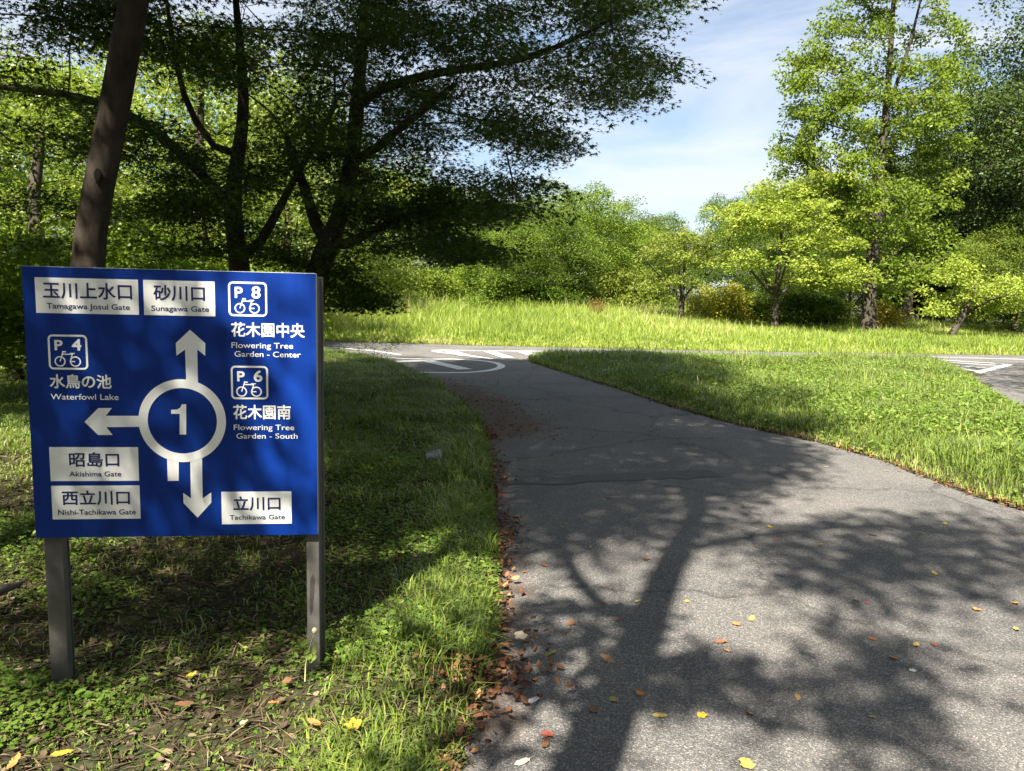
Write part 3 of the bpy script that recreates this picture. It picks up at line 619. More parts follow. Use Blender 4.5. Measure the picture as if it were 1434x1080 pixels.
# ---- leaning tree at the left ---------------------------------------------------------
b1 = base(118, 372, 6.4)
st1 = [(rel([b1, A(118, 372, 6.4), A(132, 290, 6.4), A(150, 200, 6.35), A(168, 110, 6.3), A(185, 20, 6.2), A(197, -60, 6.1), A(215, -170, 6.0), A(232, -300, 5.9), A(240, -430, 5.8)], b1), [.15, .128, .118, .113, .11, .105, .10, .09, .07, .04], None),
       (rel([A(168, 110, 6.3), A(110, -60, 6.3), A(40, -200, 6.2)], b1), [.04, .035, .02], rel([A(168, 110, 6.3)], b1)[0])]
st1 = st1[:1]
tg1 = ellip(rng, 210, [(b1[0] + 1.0, 6.0, 8.6, 3.6, 3.2, 2.2), (b1[0] - 1.5, 5.0, 8.0, 2.6, 2.6, 1.8)])
lt = make_tree('leaning_tree', 'bare lower trunk leaning right at the left edge, with a dark knot hole', 'tree', b1, st1, tg1 - np.array(b1), 33, dict(n_per=110, cr=.62, flat=.5, size=.10, tpl='diamond', up=.6), 'green_leaf', 'bark_smooth', sides=6, rough=.09)
kh = np.array(A(137, 247, 6.243)) - np.array(b1); mb = MB(); ring_o = [(kh[0] + .035 * math.cos(a) * (1 + .2 * math.sin(3 * a)), kh[1] - .012 + .02 * abs(math.cos(a)), kh[2] + .062 * math.sin(a)) for a in np.linspace(0, 2 * math.pi, 15)[:-1]]
ring_i = [(kh[0] + .62 * (x - kh[0]), kh[1] - .008, kh[2] + .62 * (z - kh[2])) for x, y, z in ring_o]
for i in range(14): mb.poly([ring_o[i], ring_o[(i + 1) % 14], ring_i[(i + 1) % 14], ring_i[i]])
mb.poly(ring_i[::-1]); mb.build('knot_hole', plain('dark knot hole', (.010, .008, .007), .95, .1, .3), lt)  # raised dark ellipse; the shade inside the hole is put into its colour
# ---- tall trees beside and behind the viewer whose shade falls on path and verge ---------
def shadow_targets(rng, n, gpoly, h0, h1, keep=None):
    g = np.array(gpoly); out = []
    while len(out) < n:
        q = rng.uniform(g.min(0), g.max(0), (n * 4, 2)); q = q[inpoly(q[:, 0], q[:, 1], [tuple(a) for a in g])]
        if keep is not None: q = q[keep(q[:, 0], q[:, 1])]
        h = rng.uniform(h0, h1, len(q)); out += list(np.c_[q - h[:, None] * COT, h])
    return np.array(out[:n])
def at_shadow(gx, gy, h): return (gx - h * COT[0], gy - h * COT[1], h)
pA = [tuple(gnd(*q)[:2]) for q in ((692, 785), (800, 770), (905, 745), (985, 735), (1062, 748), (1010, 705), (1085, 660), (1150, 622), (1050, 598), (900, 545), (760, 512), (640, 512), (600, 560), (450, 600), (450, 740), (620, 770))]
bA = (-1.15, -1.6, -.05)
fork = at_shadow(1.50, 5.75, 9.3)
stA = [([(0, 0, 0), tuple(np.array(at_shadow(.30, 2.47, (2.47 + 1.6) / COT[1])) - bA), tuple(np.array(at_shadow(.62, 3.4, 6.35)) - bA), tuple(np.array(at_shadow(1.05, 4.6, 7.9)) - bA), tuple(np.array(fork) - bA), tuple(np.array(at_shadow(1.6, 7.2, 11.2)) - bA), tuple(np.array(at_shadow(1.7, 8.6, 13)) - bA)], [.17, .122, .108, .10, .088, .065, .035], None),
       ([tuple(np.array(at_shadow(.62, 3.4, 6.35)) - bA), tuple(np.array(at_shadow(.34, 4.0, 6.9)) - bA), tuple(np.array(at_shadow(.36, 4.9, 7.6)) - bA), tuple(np.array(at_shadow(.1, 6.4, 8.8)) - bA)], [.06, .05, .045, .03], tuple(np.array(at_shadow(.62, 3.4, 6.35)) - bA)),
       ([tuple(np.array(at_shadow(1.05, 4.6, 7.9)) - bA), tuple(np.array(at_shadow(1.9, 5.2, 8.6)) - bA), tuple(np.array(at_shadow(2.9, 5.3, 9.2)) - bA), tuple(np.array(at_shadow(4.2, 5.0, 9.6)) - bA)], [.05, .045, .035, .02], tuple(np.array(at_shadow(1.05, 4.6, 7.9)) - bA))]
tgA = np.vstack([shadow_targets(rng, 690, pA, 8.3, 12.5), shadow_targets(rng, 60, [tuple(gnd(*q)[:2]) for q in ((760, 505), (900, 515), (1000, 530), (1170, 590), (1130, 610), (1000, 585), (850, 540))], 9, 12), shadow_targets(rng, 20, [tuple(gnd(*q)[:2]) for q in ((1010, 700), (1434, 715), (1434, 800), (1250, 850), (1000, 770))], 8.5, 11, lambda x, y: (vnoise(x, y, .7, 31) > .5)), shadow_targets(rng, 4, [tuple(gnd(*q)[:2]) for q in ((700, 800), (860, 780), (850, 950), (720, 960))], 5.5, 8, lambda x, y: (vnoise(x, y, .4, 33) > .5)), shadow_targets(rng, 3, [tuple(gnd(*q)[:2]) for q in ((640, 980), (720, 920), (760, 960), (660, 1090), (590, 1070))], 4.5, 6)])
shade = dict(n_per=85, cr=.52, flat=.55, size=.11, tpl='diamond', up=.6)
make_tree('tall_tree', 'tall tree behind the viewer whose straight trunk shadow runs up the path', 'tree', bA, stA, tgA - np.array(bA), 34, dict(shade, n_per=95, size=.125, cr=.45), 'green_leaf', 'bark_light', sides=6, alpha=.3)
bB = (-5.2, -1.8, 0.)
pB = [(-1.1, 4.2), (-.3, 4.9), (-.4, 8), (-1.5, 12), (-4, 16), (-9, 17), (-10, 5), (-4.5, 3.9)]
tgB = np.vstack([shadow_targets(rng, 30, [(-2.4, 3.45), (-.95, 3.45), (-.85, 4.5), (-2.4, 4.5)], 6.2, 9), shadow_targets(rng, 420, pB, 7.5, 13, lambda x, y: vnoise(x, y, 1.3, 47) > .36), shadow_targets(rng, 8, [(-4, 2.9), (-.6, 2.9), (-.5, 3.6), (-4, 3.6)], 6.5, 9, lambda x, y: vnoise(x, y, .55, 41) > .5)])
stB = [([(0, 0, 0), (.15, .2, 3), (.0, .6, 6), (.3, 1.2, 9), (.2, 1.9, 11.5), (.2, 2.3, 13)], [.27, .22, .18, .13, .08, .04], None)]
make_tree('tall_tree', 'tall broad tree outside the left edge that shades the sign and the verge', 'tree', bB, stB, tgB - np.array(bB), 35, shade, 'green_leaf', 'bark_light', sides=6, alpha=.3)
bD = (7.2, -3.2, 0.)
tgD = shadow_targets(rng, 17, [tuple(gnd(*q)[:2]) for q in ((890, 935), (1060, 925), (1250, 890), (1434, 1000), (1434, 1075), (1180, 1040), (1000, 985))], 7, 10, lambda x, y: vnoise(x + y * .4, y * 1.4, .5, 51) > .45)
stD = [([(0, 0, 0), (-.3, .2, 3), (-1.2, .2, 6), (-2.6, .0, 8), (-4.2, -.3, 9.3)], [.2, .17, .14, .10, .05], None)]
make_tree('tall_tree', 'tall tree to the right of the viewer that throws dappled shade on the near asphalt', 'tree', bD, stD, tgD - np.array(bD), 36, dict(shade, n_per=55, cr=.26), 'green_leaf', 'bark_light', sides=6, alpha=.3)
bF = (12.2, 8.5, 0.)
tgF = shadow_targets(rng, 95, [(9.3, 13.2), (12.5, 13), (16.5, 21), (11.2, 20.4)], 6.8, 10)
stF = [([(0, 0, 0), (-.1, .1, 3), (-.6, .3, 5.5), (-1.0, .5, 8)], [.2, .16, .12, .06], None)]
make_tree('tall_tree', 'tall tree outside the right edge that shades the side road', 'tree', bF, stF, tgF - np.array(bF), 39, dict(shade, n_per=95), 'green_leaf', 'bark_light', sides=6, alpha=.3)
bE = (-8.5, 3.5, 0.)
tgE = ellip(rng, 330, [(-7.2, 5, 9.5, 3.6, 3.6, 2.6), (-5.0, 3.8, 10.5, 3.4, 3.2, 2.2), (-2.6, 5.2, 10.8, 2.6, 2.8, 2.0)])
stE = [([(0, 0, 0), (.2, .1, 3), (.8, .5, 6), (1.6, .8, 9), (2.4, .8, 11)], [.24, .2, .16, .11, .05], None)]
make_tree('tall_tree', 'broad tree beyond the left edge whose high crown darkens the maples', 'tree', bE, stE, tgE - np.array(bE), 37, dict(shade, n_per=90, cr=.7, size=.12), 'green_leaf', 'bark_light', sides=6, alpha=.3)
# ---- the tall sunlit tree at the right ------------------------------------------------
YT = 33; bT = base(1217, 458, YT)
def relA(q): return tuple(np.array(atd(q[0], q[1], YT + (q[2] if len(q) > 2 else 0))) - np.array(bT))
stT = [([(0, 0, 0), relA((1217, 440)), relA((1218, 400)), relA((1224, 330)), relA((1232, 240)), relA((1242, 150)), relA((1247, 70)), relA((1252, -10)), relA((1258, -90))], [.34, .29, .26, .22, .18, .14, .11, .08, .04], None),
       ([relA((1221, 372)), relA((1226, 330, .4)), relA((1236, 285, .5)), relA((1246, 235, .6)), relA((1252, 180, .6))], [.15, .15, .13, .10, .06], relA((1219, 372))),
       ([relA((1240, 160)), relA((1262, 100, -.3)), relA((1280, 40, -.4)), relA((1296, -30, -.4))], [.08, .075, .06, .03], relA((1242, 150))),
       ([relA((1222, 345)), relA((1206, 330, -.4)), relA((1200, 318, -.8))], [.08, .06, .03], relA((1224, 330)))]
lob = []
for cx, cy, rx, ry, dy in ((1185, 60, 62, 42, 0), (1250, 10, 60, 60, 0), (1300, 70, 45, 60, 1), (1150, 130, 58, 50, -.5), (1225, 120, 55, 50, .5), (1165, 215, 70, 45, 0), (1110, 150, 25, 25, .5), (1255, 200, 50, 55, 1), (1290, 160, 40, 45, -1), (1250, 290, 60, 50, -1), (1300, 270, 40, 50, .5), (1290, 350, 48, 42, -.5), (1265, 390, 40, 30, -1.5), (1160, 280, 55, 35, 1), (1200, 250, 40, 40, -1), (1165, 20, 30, 30, 0), (1240, -70, 75, 60, 0), (1310, 330, 30, 40, 1), (1322, 130, 36, 50, .5), (1325, 215, 30, 45, 0), (1120, 215, 38, 40, .3), (1135, 85, 34, 36, 0), (1195, 150, 50, 40, -1), (1280, 120, 40, 50, -1)):
    c = relA((cx, cy, dy)); s = YT / F; lob.append((*c, rx * s, (rx + ry) * .5 * s, ry * s))
tgT = ellip(np.random.default_rng(7), 540, lob)
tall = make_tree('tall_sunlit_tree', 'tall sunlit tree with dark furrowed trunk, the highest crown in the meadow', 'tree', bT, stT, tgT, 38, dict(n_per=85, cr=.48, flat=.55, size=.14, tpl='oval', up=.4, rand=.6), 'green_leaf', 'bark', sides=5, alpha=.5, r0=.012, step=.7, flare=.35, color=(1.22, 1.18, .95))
# ---- dogwood kind: low, wide, tiered --------------------------------------------------
def dogwood(seed, h=5, w=3, nt=150, trunkh=1.4, name='small_tree', leafm='bright_leaf', size=.12, n_per=85, color=None, label='', lean=0.):
    r = np.random.default_rng(seed); bl = []
    for k in range(16):
        z = r.uniform(.32, .95) * h; rr = w * (1.05 - .75 * abs(z / h - .45) ** 1.2) * .62; a = r.uniform(0, 6.28)
        bl.append((rr * .8 * math.cos(a) + lean, rr * .8 * math.sin(a), z, rr * .75, rr * .75, .38))
    bl.append((lean, 0, h * .72, w * .5, w * .5, h * .22))
    tg = ellip(r, nt, bl, .1)
    st = [([(0, 0, 0), (lean * .3 + .04, 0, trunkh * .6), (lean * .6, .05, trunkh), (lean * .8 + .1, 0, h * .55), (lean, .05, h * .8)], [.14, .115, .10, .06, .025], None)]
    for k in range(4):
        a = k * 1.57 + r.uniform(-.4, .4); st.append(([(lean * .6, .05, trunkh), (lean * .7 + .5 * math.cos(a), .5 * math.sin(a), trunkh + .55), (lean + w * .5 * math.cos(a), w * .5 * math.sin(a), h * .55)], [.06, .05, .02], (lean * .6, .05, trunkh)))
    return lambda loc, lab, col=None: make_tree(name, lab, 'tree', loc, st, tg, seed, dict(n_per=n_per, cr=.46, flat=.4, size=size, tpl='oval', up=.75, rand=.45, droop=.35), leafm, 'bark', sides=5, alpha=.4, r0=.009, color=col)
d1 = dogwood(61, 6.9, 4.1, 230, 1.5)(base(1084, 452, 33), 'bright yellow green dogwood in the meadow, left of the tall sunlit tree', (1.1, 1.1, 1.0))
d2 = dogwood(62, 4.9, 2.8, 120, 1.35, n_per=60)(base(953, 445, 35), 'small dogwood with thin dark open trunk, nearest the gap of sky', (.80, .80, .85))
d3 = dogwood(63, 3.3, 2.3, 85, 1.0, lean=1.0, n_per=95)(base(1327, 462, 30), 'low yellow green tree with pale leaning trunk at the right edge of the meadow')
# ---- shrub, round broadleaf and evergreen kinds ---------------------------------------
def bush(seed, h, w, nt, name, lab, loc, leafm='green_leaf', size=.11, n_per=60, col=None, cat='bush', cr=.42, trunks=4, barkm='bark', up=.5, tpl='diamond'):
    r = np.random.default_rng(seed); bl = []
    for k in range(11):
        a = r.uniform(0, 6.28); q = r.uniform(.1, .62) * w; z = r.uniform(.22, .78) * h; bl.append((q * math.cos(a), q * math.sin(a), z, w * .42, w * .42, h * .24))
    tg = ellip(r, nt, bl, .3); st = []
    for k in range(trunks):
        a = k * 6.28 / trunks; q = w * .3 if trunks > 1 else .05; st.append(([(.1 * math.cos(a), .1 * math.sin(a), 0), (q * .5 * math.cos(a), q * .5 * math.sin(a), h * .35), (q * math.cos(a), q * math.sin(a), h * .8)], [.018 * h, .014 * h, .004 * h], None))
    return make_tree(name, lab, cat, loc, st, tg, seed, dict(n_per=n_per, cr=cr, flat=.7, size=size, tpl=tpl, up=up, rand=.65), leafm, barkm, sides=4, alpha=.3, r0=.006, color=col)
def bl_tree(seed, lab, loc, leafm='green_leaf', h=11, w=4.2, nt=330, n_per=60, size=.2, name='broadleaf_tree', cr=.75, col=None, low=.2, flat=.6, up=.5, dome=0.):
    r = np.random.default_rng(seed); bl = []
    for k in range(18):
        a = r.uniform(0, 6.28); z = r.uniform(low, .86); q = w * (1 - abs(z - .5) ** 1.6 * 1.5) * r.uniform(.2, .72); s = r.uniform(.3, .46); bl.append((q * math.cos(a), q * math.sin(a), z * h, w * s, w * s, h * .11 * r.uniform(.8, 1.3)))
    tg = ellip(r, int(nt * (1 - dome)), bl, .45)
    if dome:                                                # a fuller, rounded outline with lumps
        d = unit(r.normal(size=(int(nt * dome), 3))); d[:, 2] = np.abs(d[:, 2]) * np.where(r.uniform(size=len(d)) < .72, 1, -1)
        lump = .80 + .2 * np.sin(d[:, 0] * 5 + seed) * np.sin(d[:, 1] * 5 + 1) + .12 * np.sin(d[:, 2] * 9 + d[:, 0] * 7)
        tg = np.vstack([tg, d * lump[:, None] * np.array([w, w, h * .46]) + np.array([0, 0, h * .50])])
    st = [([(0, 0, 0), (.1, 0, h * .2), (-.1, .1, h * .45), (.15, 0, h * .7), (.1, .1, h * .9)], [.028 * h, .022 * h, .017 * h, .011 * h, .004 * h], None)]
    return make_tree(name, lab, 'tree', loc, st, tg, seed, dict(n_per=n_per, cr=cr, flat=flat, size=size, tpl='diamond', up=up, rand=.6), leafm, 'bark', sides=5, alpha=.45, r0=.012, step=.8, color=col)
e1 = bl_tree(71, 'huge dark evergreen filling the upper right corner beside the tall sunlit tree', base(1470, 430, 36), 'dark_leaf', 19, 6.6, 620, 130, .17, 'evergreen_tree', 1.0, low=.3)
p1 = bl_tree(72, 'rounded sunlit tree with yellowing top, at the left of the gap of sky', base(790, 415, 43), 'green_leaf', 9.0, 4.7, 520, 125, .12, low=.08, col=(1.05, 1.08, .9), cr=.62, dome=.66)
p2 = bl_tree(73, 'broad sunlit tree behind the maple trunks, glowing green between the limbs', base(280, 380, 20), 'bright_leaf', 9, 4.2, 320, 95, .125, low=.1, col=(.75, .8, .7))
s1 = bush(81, 2.3, 1.7, 90, 'shrub', 'sunlit green shrub at the meadow edge straight above the road island', base(600, 415, 37), 'green_leaf', .13, 60, (1.2, 1.1, 1))
s2 = bush(82, 2.2, 1.6, 70, 'autumn_shrub', 'orange tinted shrub between the two dogwoods of the meadow', base(1022, 435, 37), 'bright_leaf', .13, 55, (1.08, .86, .60))
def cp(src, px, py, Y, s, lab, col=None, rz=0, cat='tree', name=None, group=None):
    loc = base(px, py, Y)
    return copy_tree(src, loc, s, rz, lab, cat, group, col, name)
# centre and gap
cp(p1, 880, 415, 56, (1.0, 1.0, .86), 'darker rounded tree sloping down to the left side of the gap of sky', (.85, .9, .85), 1.2)
p1.scale = (1.1, 1.1, .80)
d1.scale = (1.12, 1.12, 1.02)
cp(p1, 918, 418, 72, (1.05, 1.05, .95), 'far rounded tree at the bottom of the gap of sky', (.85, .95, .9), 2.6)
cp(p1, 1050, 420, 78, (1.25, 1.25, 1.42), 'far dark green tree rising on the right side of the gap of sky', (.75, .85, .75), 3.9)
cp(p1, 1100, 420, 60, (1.1, 1.1, 1.28), 'rounded tree rising behind the bright yellow green dogwood', (.8, .85, .75), .5)
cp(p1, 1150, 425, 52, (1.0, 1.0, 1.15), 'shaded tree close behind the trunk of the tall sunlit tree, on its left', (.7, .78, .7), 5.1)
cp(p1, 735, 412, 38, (.8, .8, .66), 'low leafy tree under the lowest maple limbs, left of the rounded yellowing tree', (.95, 1.0, .9), 4.4)
cp(p1, 660, 410, 50, (1.0, 1.0, .85), 'sunlit tree seen through the lowest maple limbs above the meadow', (1.0, 1.0, .9), 2.0)
cp(p1, 560, 410, 46, (1.0, 1.0, 1.0), 'green tree behind the maple trunk at the left end of the meadow', (.9, .95, .85), 3.0)
# left wood behind the maples
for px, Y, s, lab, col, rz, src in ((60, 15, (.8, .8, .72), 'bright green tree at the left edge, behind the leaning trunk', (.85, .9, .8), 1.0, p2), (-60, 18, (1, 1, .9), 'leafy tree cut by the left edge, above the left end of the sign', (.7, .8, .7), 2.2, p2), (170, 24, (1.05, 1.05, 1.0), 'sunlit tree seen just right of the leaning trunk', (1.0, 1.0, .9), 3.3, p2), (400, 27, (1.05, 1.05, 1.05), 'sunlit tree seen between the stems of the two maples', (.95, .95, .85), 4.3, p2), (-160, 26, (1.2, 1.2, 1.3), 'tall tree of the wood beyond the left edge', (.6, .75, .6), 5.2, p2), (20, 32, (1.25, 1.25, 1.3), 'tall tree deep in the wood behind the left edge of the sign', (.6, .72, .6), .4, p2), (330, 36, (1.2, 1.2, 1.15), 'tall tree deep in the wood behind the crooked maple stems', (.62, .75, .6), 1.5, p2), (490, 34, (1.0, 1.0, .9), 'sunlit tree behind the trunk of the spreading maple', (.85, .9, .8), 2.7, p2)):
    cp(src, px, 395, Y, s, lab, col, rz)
# right wood
cp(e1, 1370, 430, 50, (.9, .9, .82), 'dark tree of the wood behind the right side of the tall sunlit tree', None, 1.3)
cp(e1, 1250, 430, 56, (.85, .85, .68), 'dark tree of the wood straight behind the tall sunlit tree', (.9, .95, .9), 2.5)
cp(e1, 1560, 430, 44, (1, 1, .95), 'dark tree beyond the right edge of the picture', None, 3.6)
cp(p1, 1425, 435, 35, (.72, .72, .62), 'pale leafy tree at the right edge, behind the low leaning tree', (1.1, 1.05, 1.0), .9)
cp(d1, 1190, 430, 41, (.85, .85, .75), 'yellow green tree half hidden by the trunk of the tall sunlit tree', (.95, 1.05, .8), 2.0)
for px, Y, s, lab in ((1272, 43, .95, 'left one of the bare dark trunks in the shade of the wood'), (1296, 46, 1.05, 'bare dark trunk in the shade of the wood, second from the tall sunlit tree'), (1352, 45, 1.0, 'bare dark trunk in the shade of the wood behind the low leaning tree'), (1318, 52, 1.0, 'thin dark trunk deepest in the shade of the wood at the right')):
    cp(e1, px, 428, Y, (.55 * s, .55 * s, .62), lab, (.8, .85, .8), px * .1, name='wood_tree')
for px, Y, s, lab, col in ((520, 36, (1.0, 1.0, .95), 'yellowish shrub at the left end of the meadow edge', (1.45, 1.15, .9)), (560, 38, (1.1, 1.1, 1.1), 'shrub with pinkish tips at the meadow edge behind the maple', (1.5, 1.05, .95)), (655, 39, (1.2, 1.2, 1.0), 'pale green shrub at the meadow edge, right of the sunlit green shrub', (1.3, 1.25, 1.0)), (700, 36, (1.1, 1.1, .95), 'green shrub at the meadow edge below the rounded yellowing tree', (1.0, 1.0, .9)), (745, 37, (1.2, 1.2, .85), 'dark green shrub at the meadow edge below the rounded yellowing tree', (.6, .7, .6)), (800, 39, (1.2, 1.2, .8), 'dull green shrub under the rounded yellowing tree', (.7, .75, .7)), (868, 40, (1.2, 1.2, 1.15), 'greyish pale shrub left of the small open dogwood', (1.35, 1.15, 1.15)), (905, 42, (1.2, 1.2, 1.15), 'olive shrub just left of the small open dogwood', (1.2, 1.1, .9)), (1060, 38, (1.1, 1.1, .8), 'shaded shrub behind the trunk of the bright yellow green dogwood', (.7, .75, .65)), (1120, 38, (1.2, 1.2, .9), 'dark shrub right of the bright yellow green dogwood trunk', (.55, .65, .5)), (1165, 38, (1, 1, .75), 'bright green shrub left of the tall sunlit trunk', (1.3, 1.25, .8))):
    cp(s1, px, 420, Y, s, lab, col, px * .37, 'bush')
for px, Y, s, lab, col in ((985, 38, .9, 'yellowish shrub just right of the small open dogwood', (1.1, .95, .7)), (1240, 36, .75, 'small orange tinted shrub right of the tall sunlit trunk', (1.2, .84, .62))):
    cp(s2, px, 425, Y, s, lab, col, px * .3, 'bush')
for px, Y, s, lab in ((30, 11.5, 1.0, 'undergrowth bush left of the sign'), (-40, 9.5, .8, 'undergrowth bush at the left edge beside the sign'), (230, 15, 1.1, 'bush in the wood hidden behind the sign'), (150, 18, 1.3, 'leafy bush in the wood behind the leaning trunk'), (-120, 14, 1.3, 'bush in the shade beyond the left edge'), (395, 21, .9, 'bush behind the trunk of the spreading maple'), (335, 22, 1.4, 'bush behind the crooked maple stems')):
    cp(s1, px, 420, Y, s, lab, (1.15, 1.2, .85), px * .3, 'bush')
for px, Y, s, lab in ((1255, 47, 1.5, 'added bush tinted dark for the shade of the wood right of the tall sunlit trunk'), (1310, 50, 1.6, 'added bush tinted dark for the shade of the wood between the bare trunks'), (1375, 47, 1.5, 'added bush tinted dark for the shade of the wood behind the low leaning tree'), (1440, 44, 1.5, 'added bush tinted dark for the shade at the right edge of the picture')):
    cp(s1, px, 428, Y, s, lab, (.45, .55, .45), px * .3, 'bush')  # added bushes; the deep shade under the wood is put into their dark tint
# far wood closing the horizon: reads as one mass
r = np.random.default_rng(99); tgs = []
for xx in np.linspace(-75, 110, 62):
    yy = 88 + 14 * math.sin(xx * .07) + r.uniform(-5, 5); hh = r.uniform(6.5, 9.5) + (5 if xx > 28 else 0) + (4 if xx < -5 else 0)
    tgs.append(ellip(r, 34, [(xx, yy, hh * .5, 3.2, 2.5, hh * .5), (xx + 1, yy, hh * .75, 2.2, 2, hh * .25)], .4))
tgs = np.vstack(tgs); lv = clumpleaves(tgs, r, 34, 1.2, .7, .45, 'diamond', up=.5, rand=.6)
fw = tag(link('distant_woods', mesh('distant_woods', lv[0], lv[1], M['green_leaf'], lv[2])), kind='stuff'); fw.color = (.8, .9, .85, 1)

# unseen wood added behind the viewer to block sky light and deepen the shade
r = np.random.default_rng(101); tgs = []
for a in np.linspace(math.radians(150), math.radians(372), 46):
    for ring_ in (0, 1):
        R_ = 17 + 6 * ring_ + r.uniform(-1.5, 1.5); hh = r.uniform(12, 15) + 5 * ring_; x_, y_ = R_ * math.cos(a), R_ * math.sin(a) - 2
        tgs.append(ellip(r, 22, [(x_, y_, hh * .5, 2.2, 2.2, hh * .5)], .3))
tgs = np.vstack(tgs); lv = clumpleaves(tgs, r, 34, 1.1, .7, .42, 'diamond', up=.5, rand=.6)
fw = tag(link('unseen_woods', mesh('unseen_woods', lv[0], lv[1], M['dark_leaf'], lv[2])), kind='stuff')
# ------------------------------------------------------------------ grass, ground cover, litter
def visible(x, y, z, mx=60, my=60):
    px, py = proj(np.stack([x, y, z], 1)); px = np.nan_to_num(px, nan=-1e5); py = np.nan_to_num(py, nan=-1e5)
    return (px > -mx - 60) & (px < 1434 + mx + 60) & (py < 1080 + my + 80)
def blades(bx, by, bz, h, w, lean, tint, rng, segs=2):
    n = len(bx); ph = rng.uniform(0, 6.283, n); d = np.stack([np.cos(ph), np.sin(ph), np.zeros(n)], 1); s = np.stack([-np.sin(ph), np.cos(ph), np.zeros(n)], 1)
    tw = rng.uniform(-.8, .8, n); s = unit(s + d * tw[:, None])
    B = np.stack([bx, by, bz], 1); up = np.array([0, 0, 1.])
    mid = B + up * (h * .58)[:, None] + d * (lean * h * .28)[:, None]; tip = B + up * (h * (1 - .35 * np.minimum(lean, 1.4)))[:, None] + d * (lean * h)[:, None]
    hw = (w / 2)[:, None]
    V = np.stack([B - s * hw, B + s * hw, mid + s * hw * .8, mid - s * hw * .8, tip], 1).reshape(-1, 3); o = (np.arange(n) * 5)[:, None]
    Fc = np.concatenate([o + np.array([0, 1, 2]), o + np.array([0, 2, 3]), o + np.array([3, 2, 4])], 1).reshape(-1, 3)
    return V, Fc, np.repeat(tint, 5)
def join(parts):
    V, Fc, T = [], [], []; n = 0
    for v, f, t in parts: V.append(v); Fc.append(f + n); T.append(t); n += len(v)
    return np.concatenate(V), np.concatenate(Fc), np.concatenate(T)
def stuff(name, parts, material): return tag(link(name, mesh(name, *join(parts)[:2], M[material], join(parts)[2])), kind='stuff')
rng = np.random.default_rng(77)
# --- meadow beyond the cross road
def scatter(n, x0, x1, y0, y1): return rng.uniform(x0, x1, n), rng.uniform(y0, y1, n)
n = 420000; y = 23 + (rng.uniform(0, 1, n) ** 1.45) * 27; x = rng.uniform(-.72, .76, n) * y * 1.0
d = rdist(x, y); k = (d > .02) & (y > 22.5); x, y, d = x[k], y[k], d[k]; z = gz(x, y, d); k = visible(x, y, z); x, y, z, d = x[k], y[k], z[k], d[k]
pt = vnoise(x, y, 2.2, 61); pt2 = vnoise(x, y, .7, 62)
tallness = .38 + .60 * sstep(.2, 3.5, d) * sstep(.35, -.05, x / y) + .12 * sstep(.2, 3, d)
h = tallness * (.55 + .6 * pt) * rng.uniform(.55, 1.25, len(x)); h *= (.45 + .55 * sstep(0, .8, d)) * (.62 + .6 * vnoise(x, y, 5.5, 68))
seed_ = rng.uniform(size=len(x)) < .05
h = np.where(seed_, h * 1.45, h)
ti = np.clip(.42 + .5 * (pt2 - .5) + .25 * (pt - .5) + rng.normal(0, .17, len(x)) + .28 * seed_ + .22 * (d < .6) + .5 * (vnoise(x, y, 6.5, 69) - .5), 0, 1)
stuff('meadow_grass', [blades(x, y, z, h, rng.uniform(.012, .026, len(x)) * (.7 + y / 60), rng.uniform(.1, .6, len(x)), ti, rng)], 'field_grass')
# --- green strip between the two paths
n = 330000; y = 1 + rng.uniform(0, 1, n) ** 1.15 * 19.5; x = rng.uniform(.2, 12, n)
k = inpoly(x, y, ISLAND); x, y = x[k], y[k]; d = pdist(x, y, ISLAND); z = gz(x, y, d); k = visible(x, y, z); x, y, z, d = x[k], y[k], z[k], d[k]
pt = vnoise(x, y, .9, 63); pt2 = vnoise(x, y, .35, 64)
h = (.07 + .19 * pt * sstep(.0, .7, d) + .10 * sstep(12, 18, y)) * rng.uniform(.5, 1.3, len(x)); tl = rng.uniform(size=len(x)) < .015; h = np.where(tl & (d > .3), h * 2.0, h)
ti = np.clip(.45 + .45 * (pt2 - .5) + rng.normal(0, .16, len(x)) + .25 * tl + .25 * (d < .15), 0, 1)
isl = [blades(x, y, z, h, rng.uniform(.005, .011, len(x)) * (.75 + y / 22), rng.uniform(.2, 1.1, len(x)), ti, rng)]
n = 75000; y2 = 1 + rng.uniform(0, 1, n) * 18; x2 = rng.uniform(1, 11, n); k = inpoly(x2, y2, ISLAND); x2, y2 = x2[k], y2[k]; d2 = pdist(x2, y2, ISLAND); k = (vnoise(x2, y2, .6, 66) > .42) & (d2 > .03); x2, y2, d2 = x2[k], y2[k], d2[k]
z2 = gz(x2, y2, d2); k = visible(x2, y2, z2); x2, y2, z2, d2 = x2[k], y2[k], z2[k], d2[k]
pos = np.stack([x2, y2, z2 + rng.uniform(.03, .20, len(x2)) * sstep(0, .5, d2) + .02], 1); nr = np.array([0, 0, 1.]) + rng.normal(size=pos.shape) * .4
isl_w = [leafset(pos, nr, rng.uniform(.03, .07, len(pos)), np.clip(rng.normal(.6, .2, len(pos)), 0, 1), rng, 'oval')]
stuff('grass', isl, 'grass'); stuff('weeds', isl_w, 'weed')
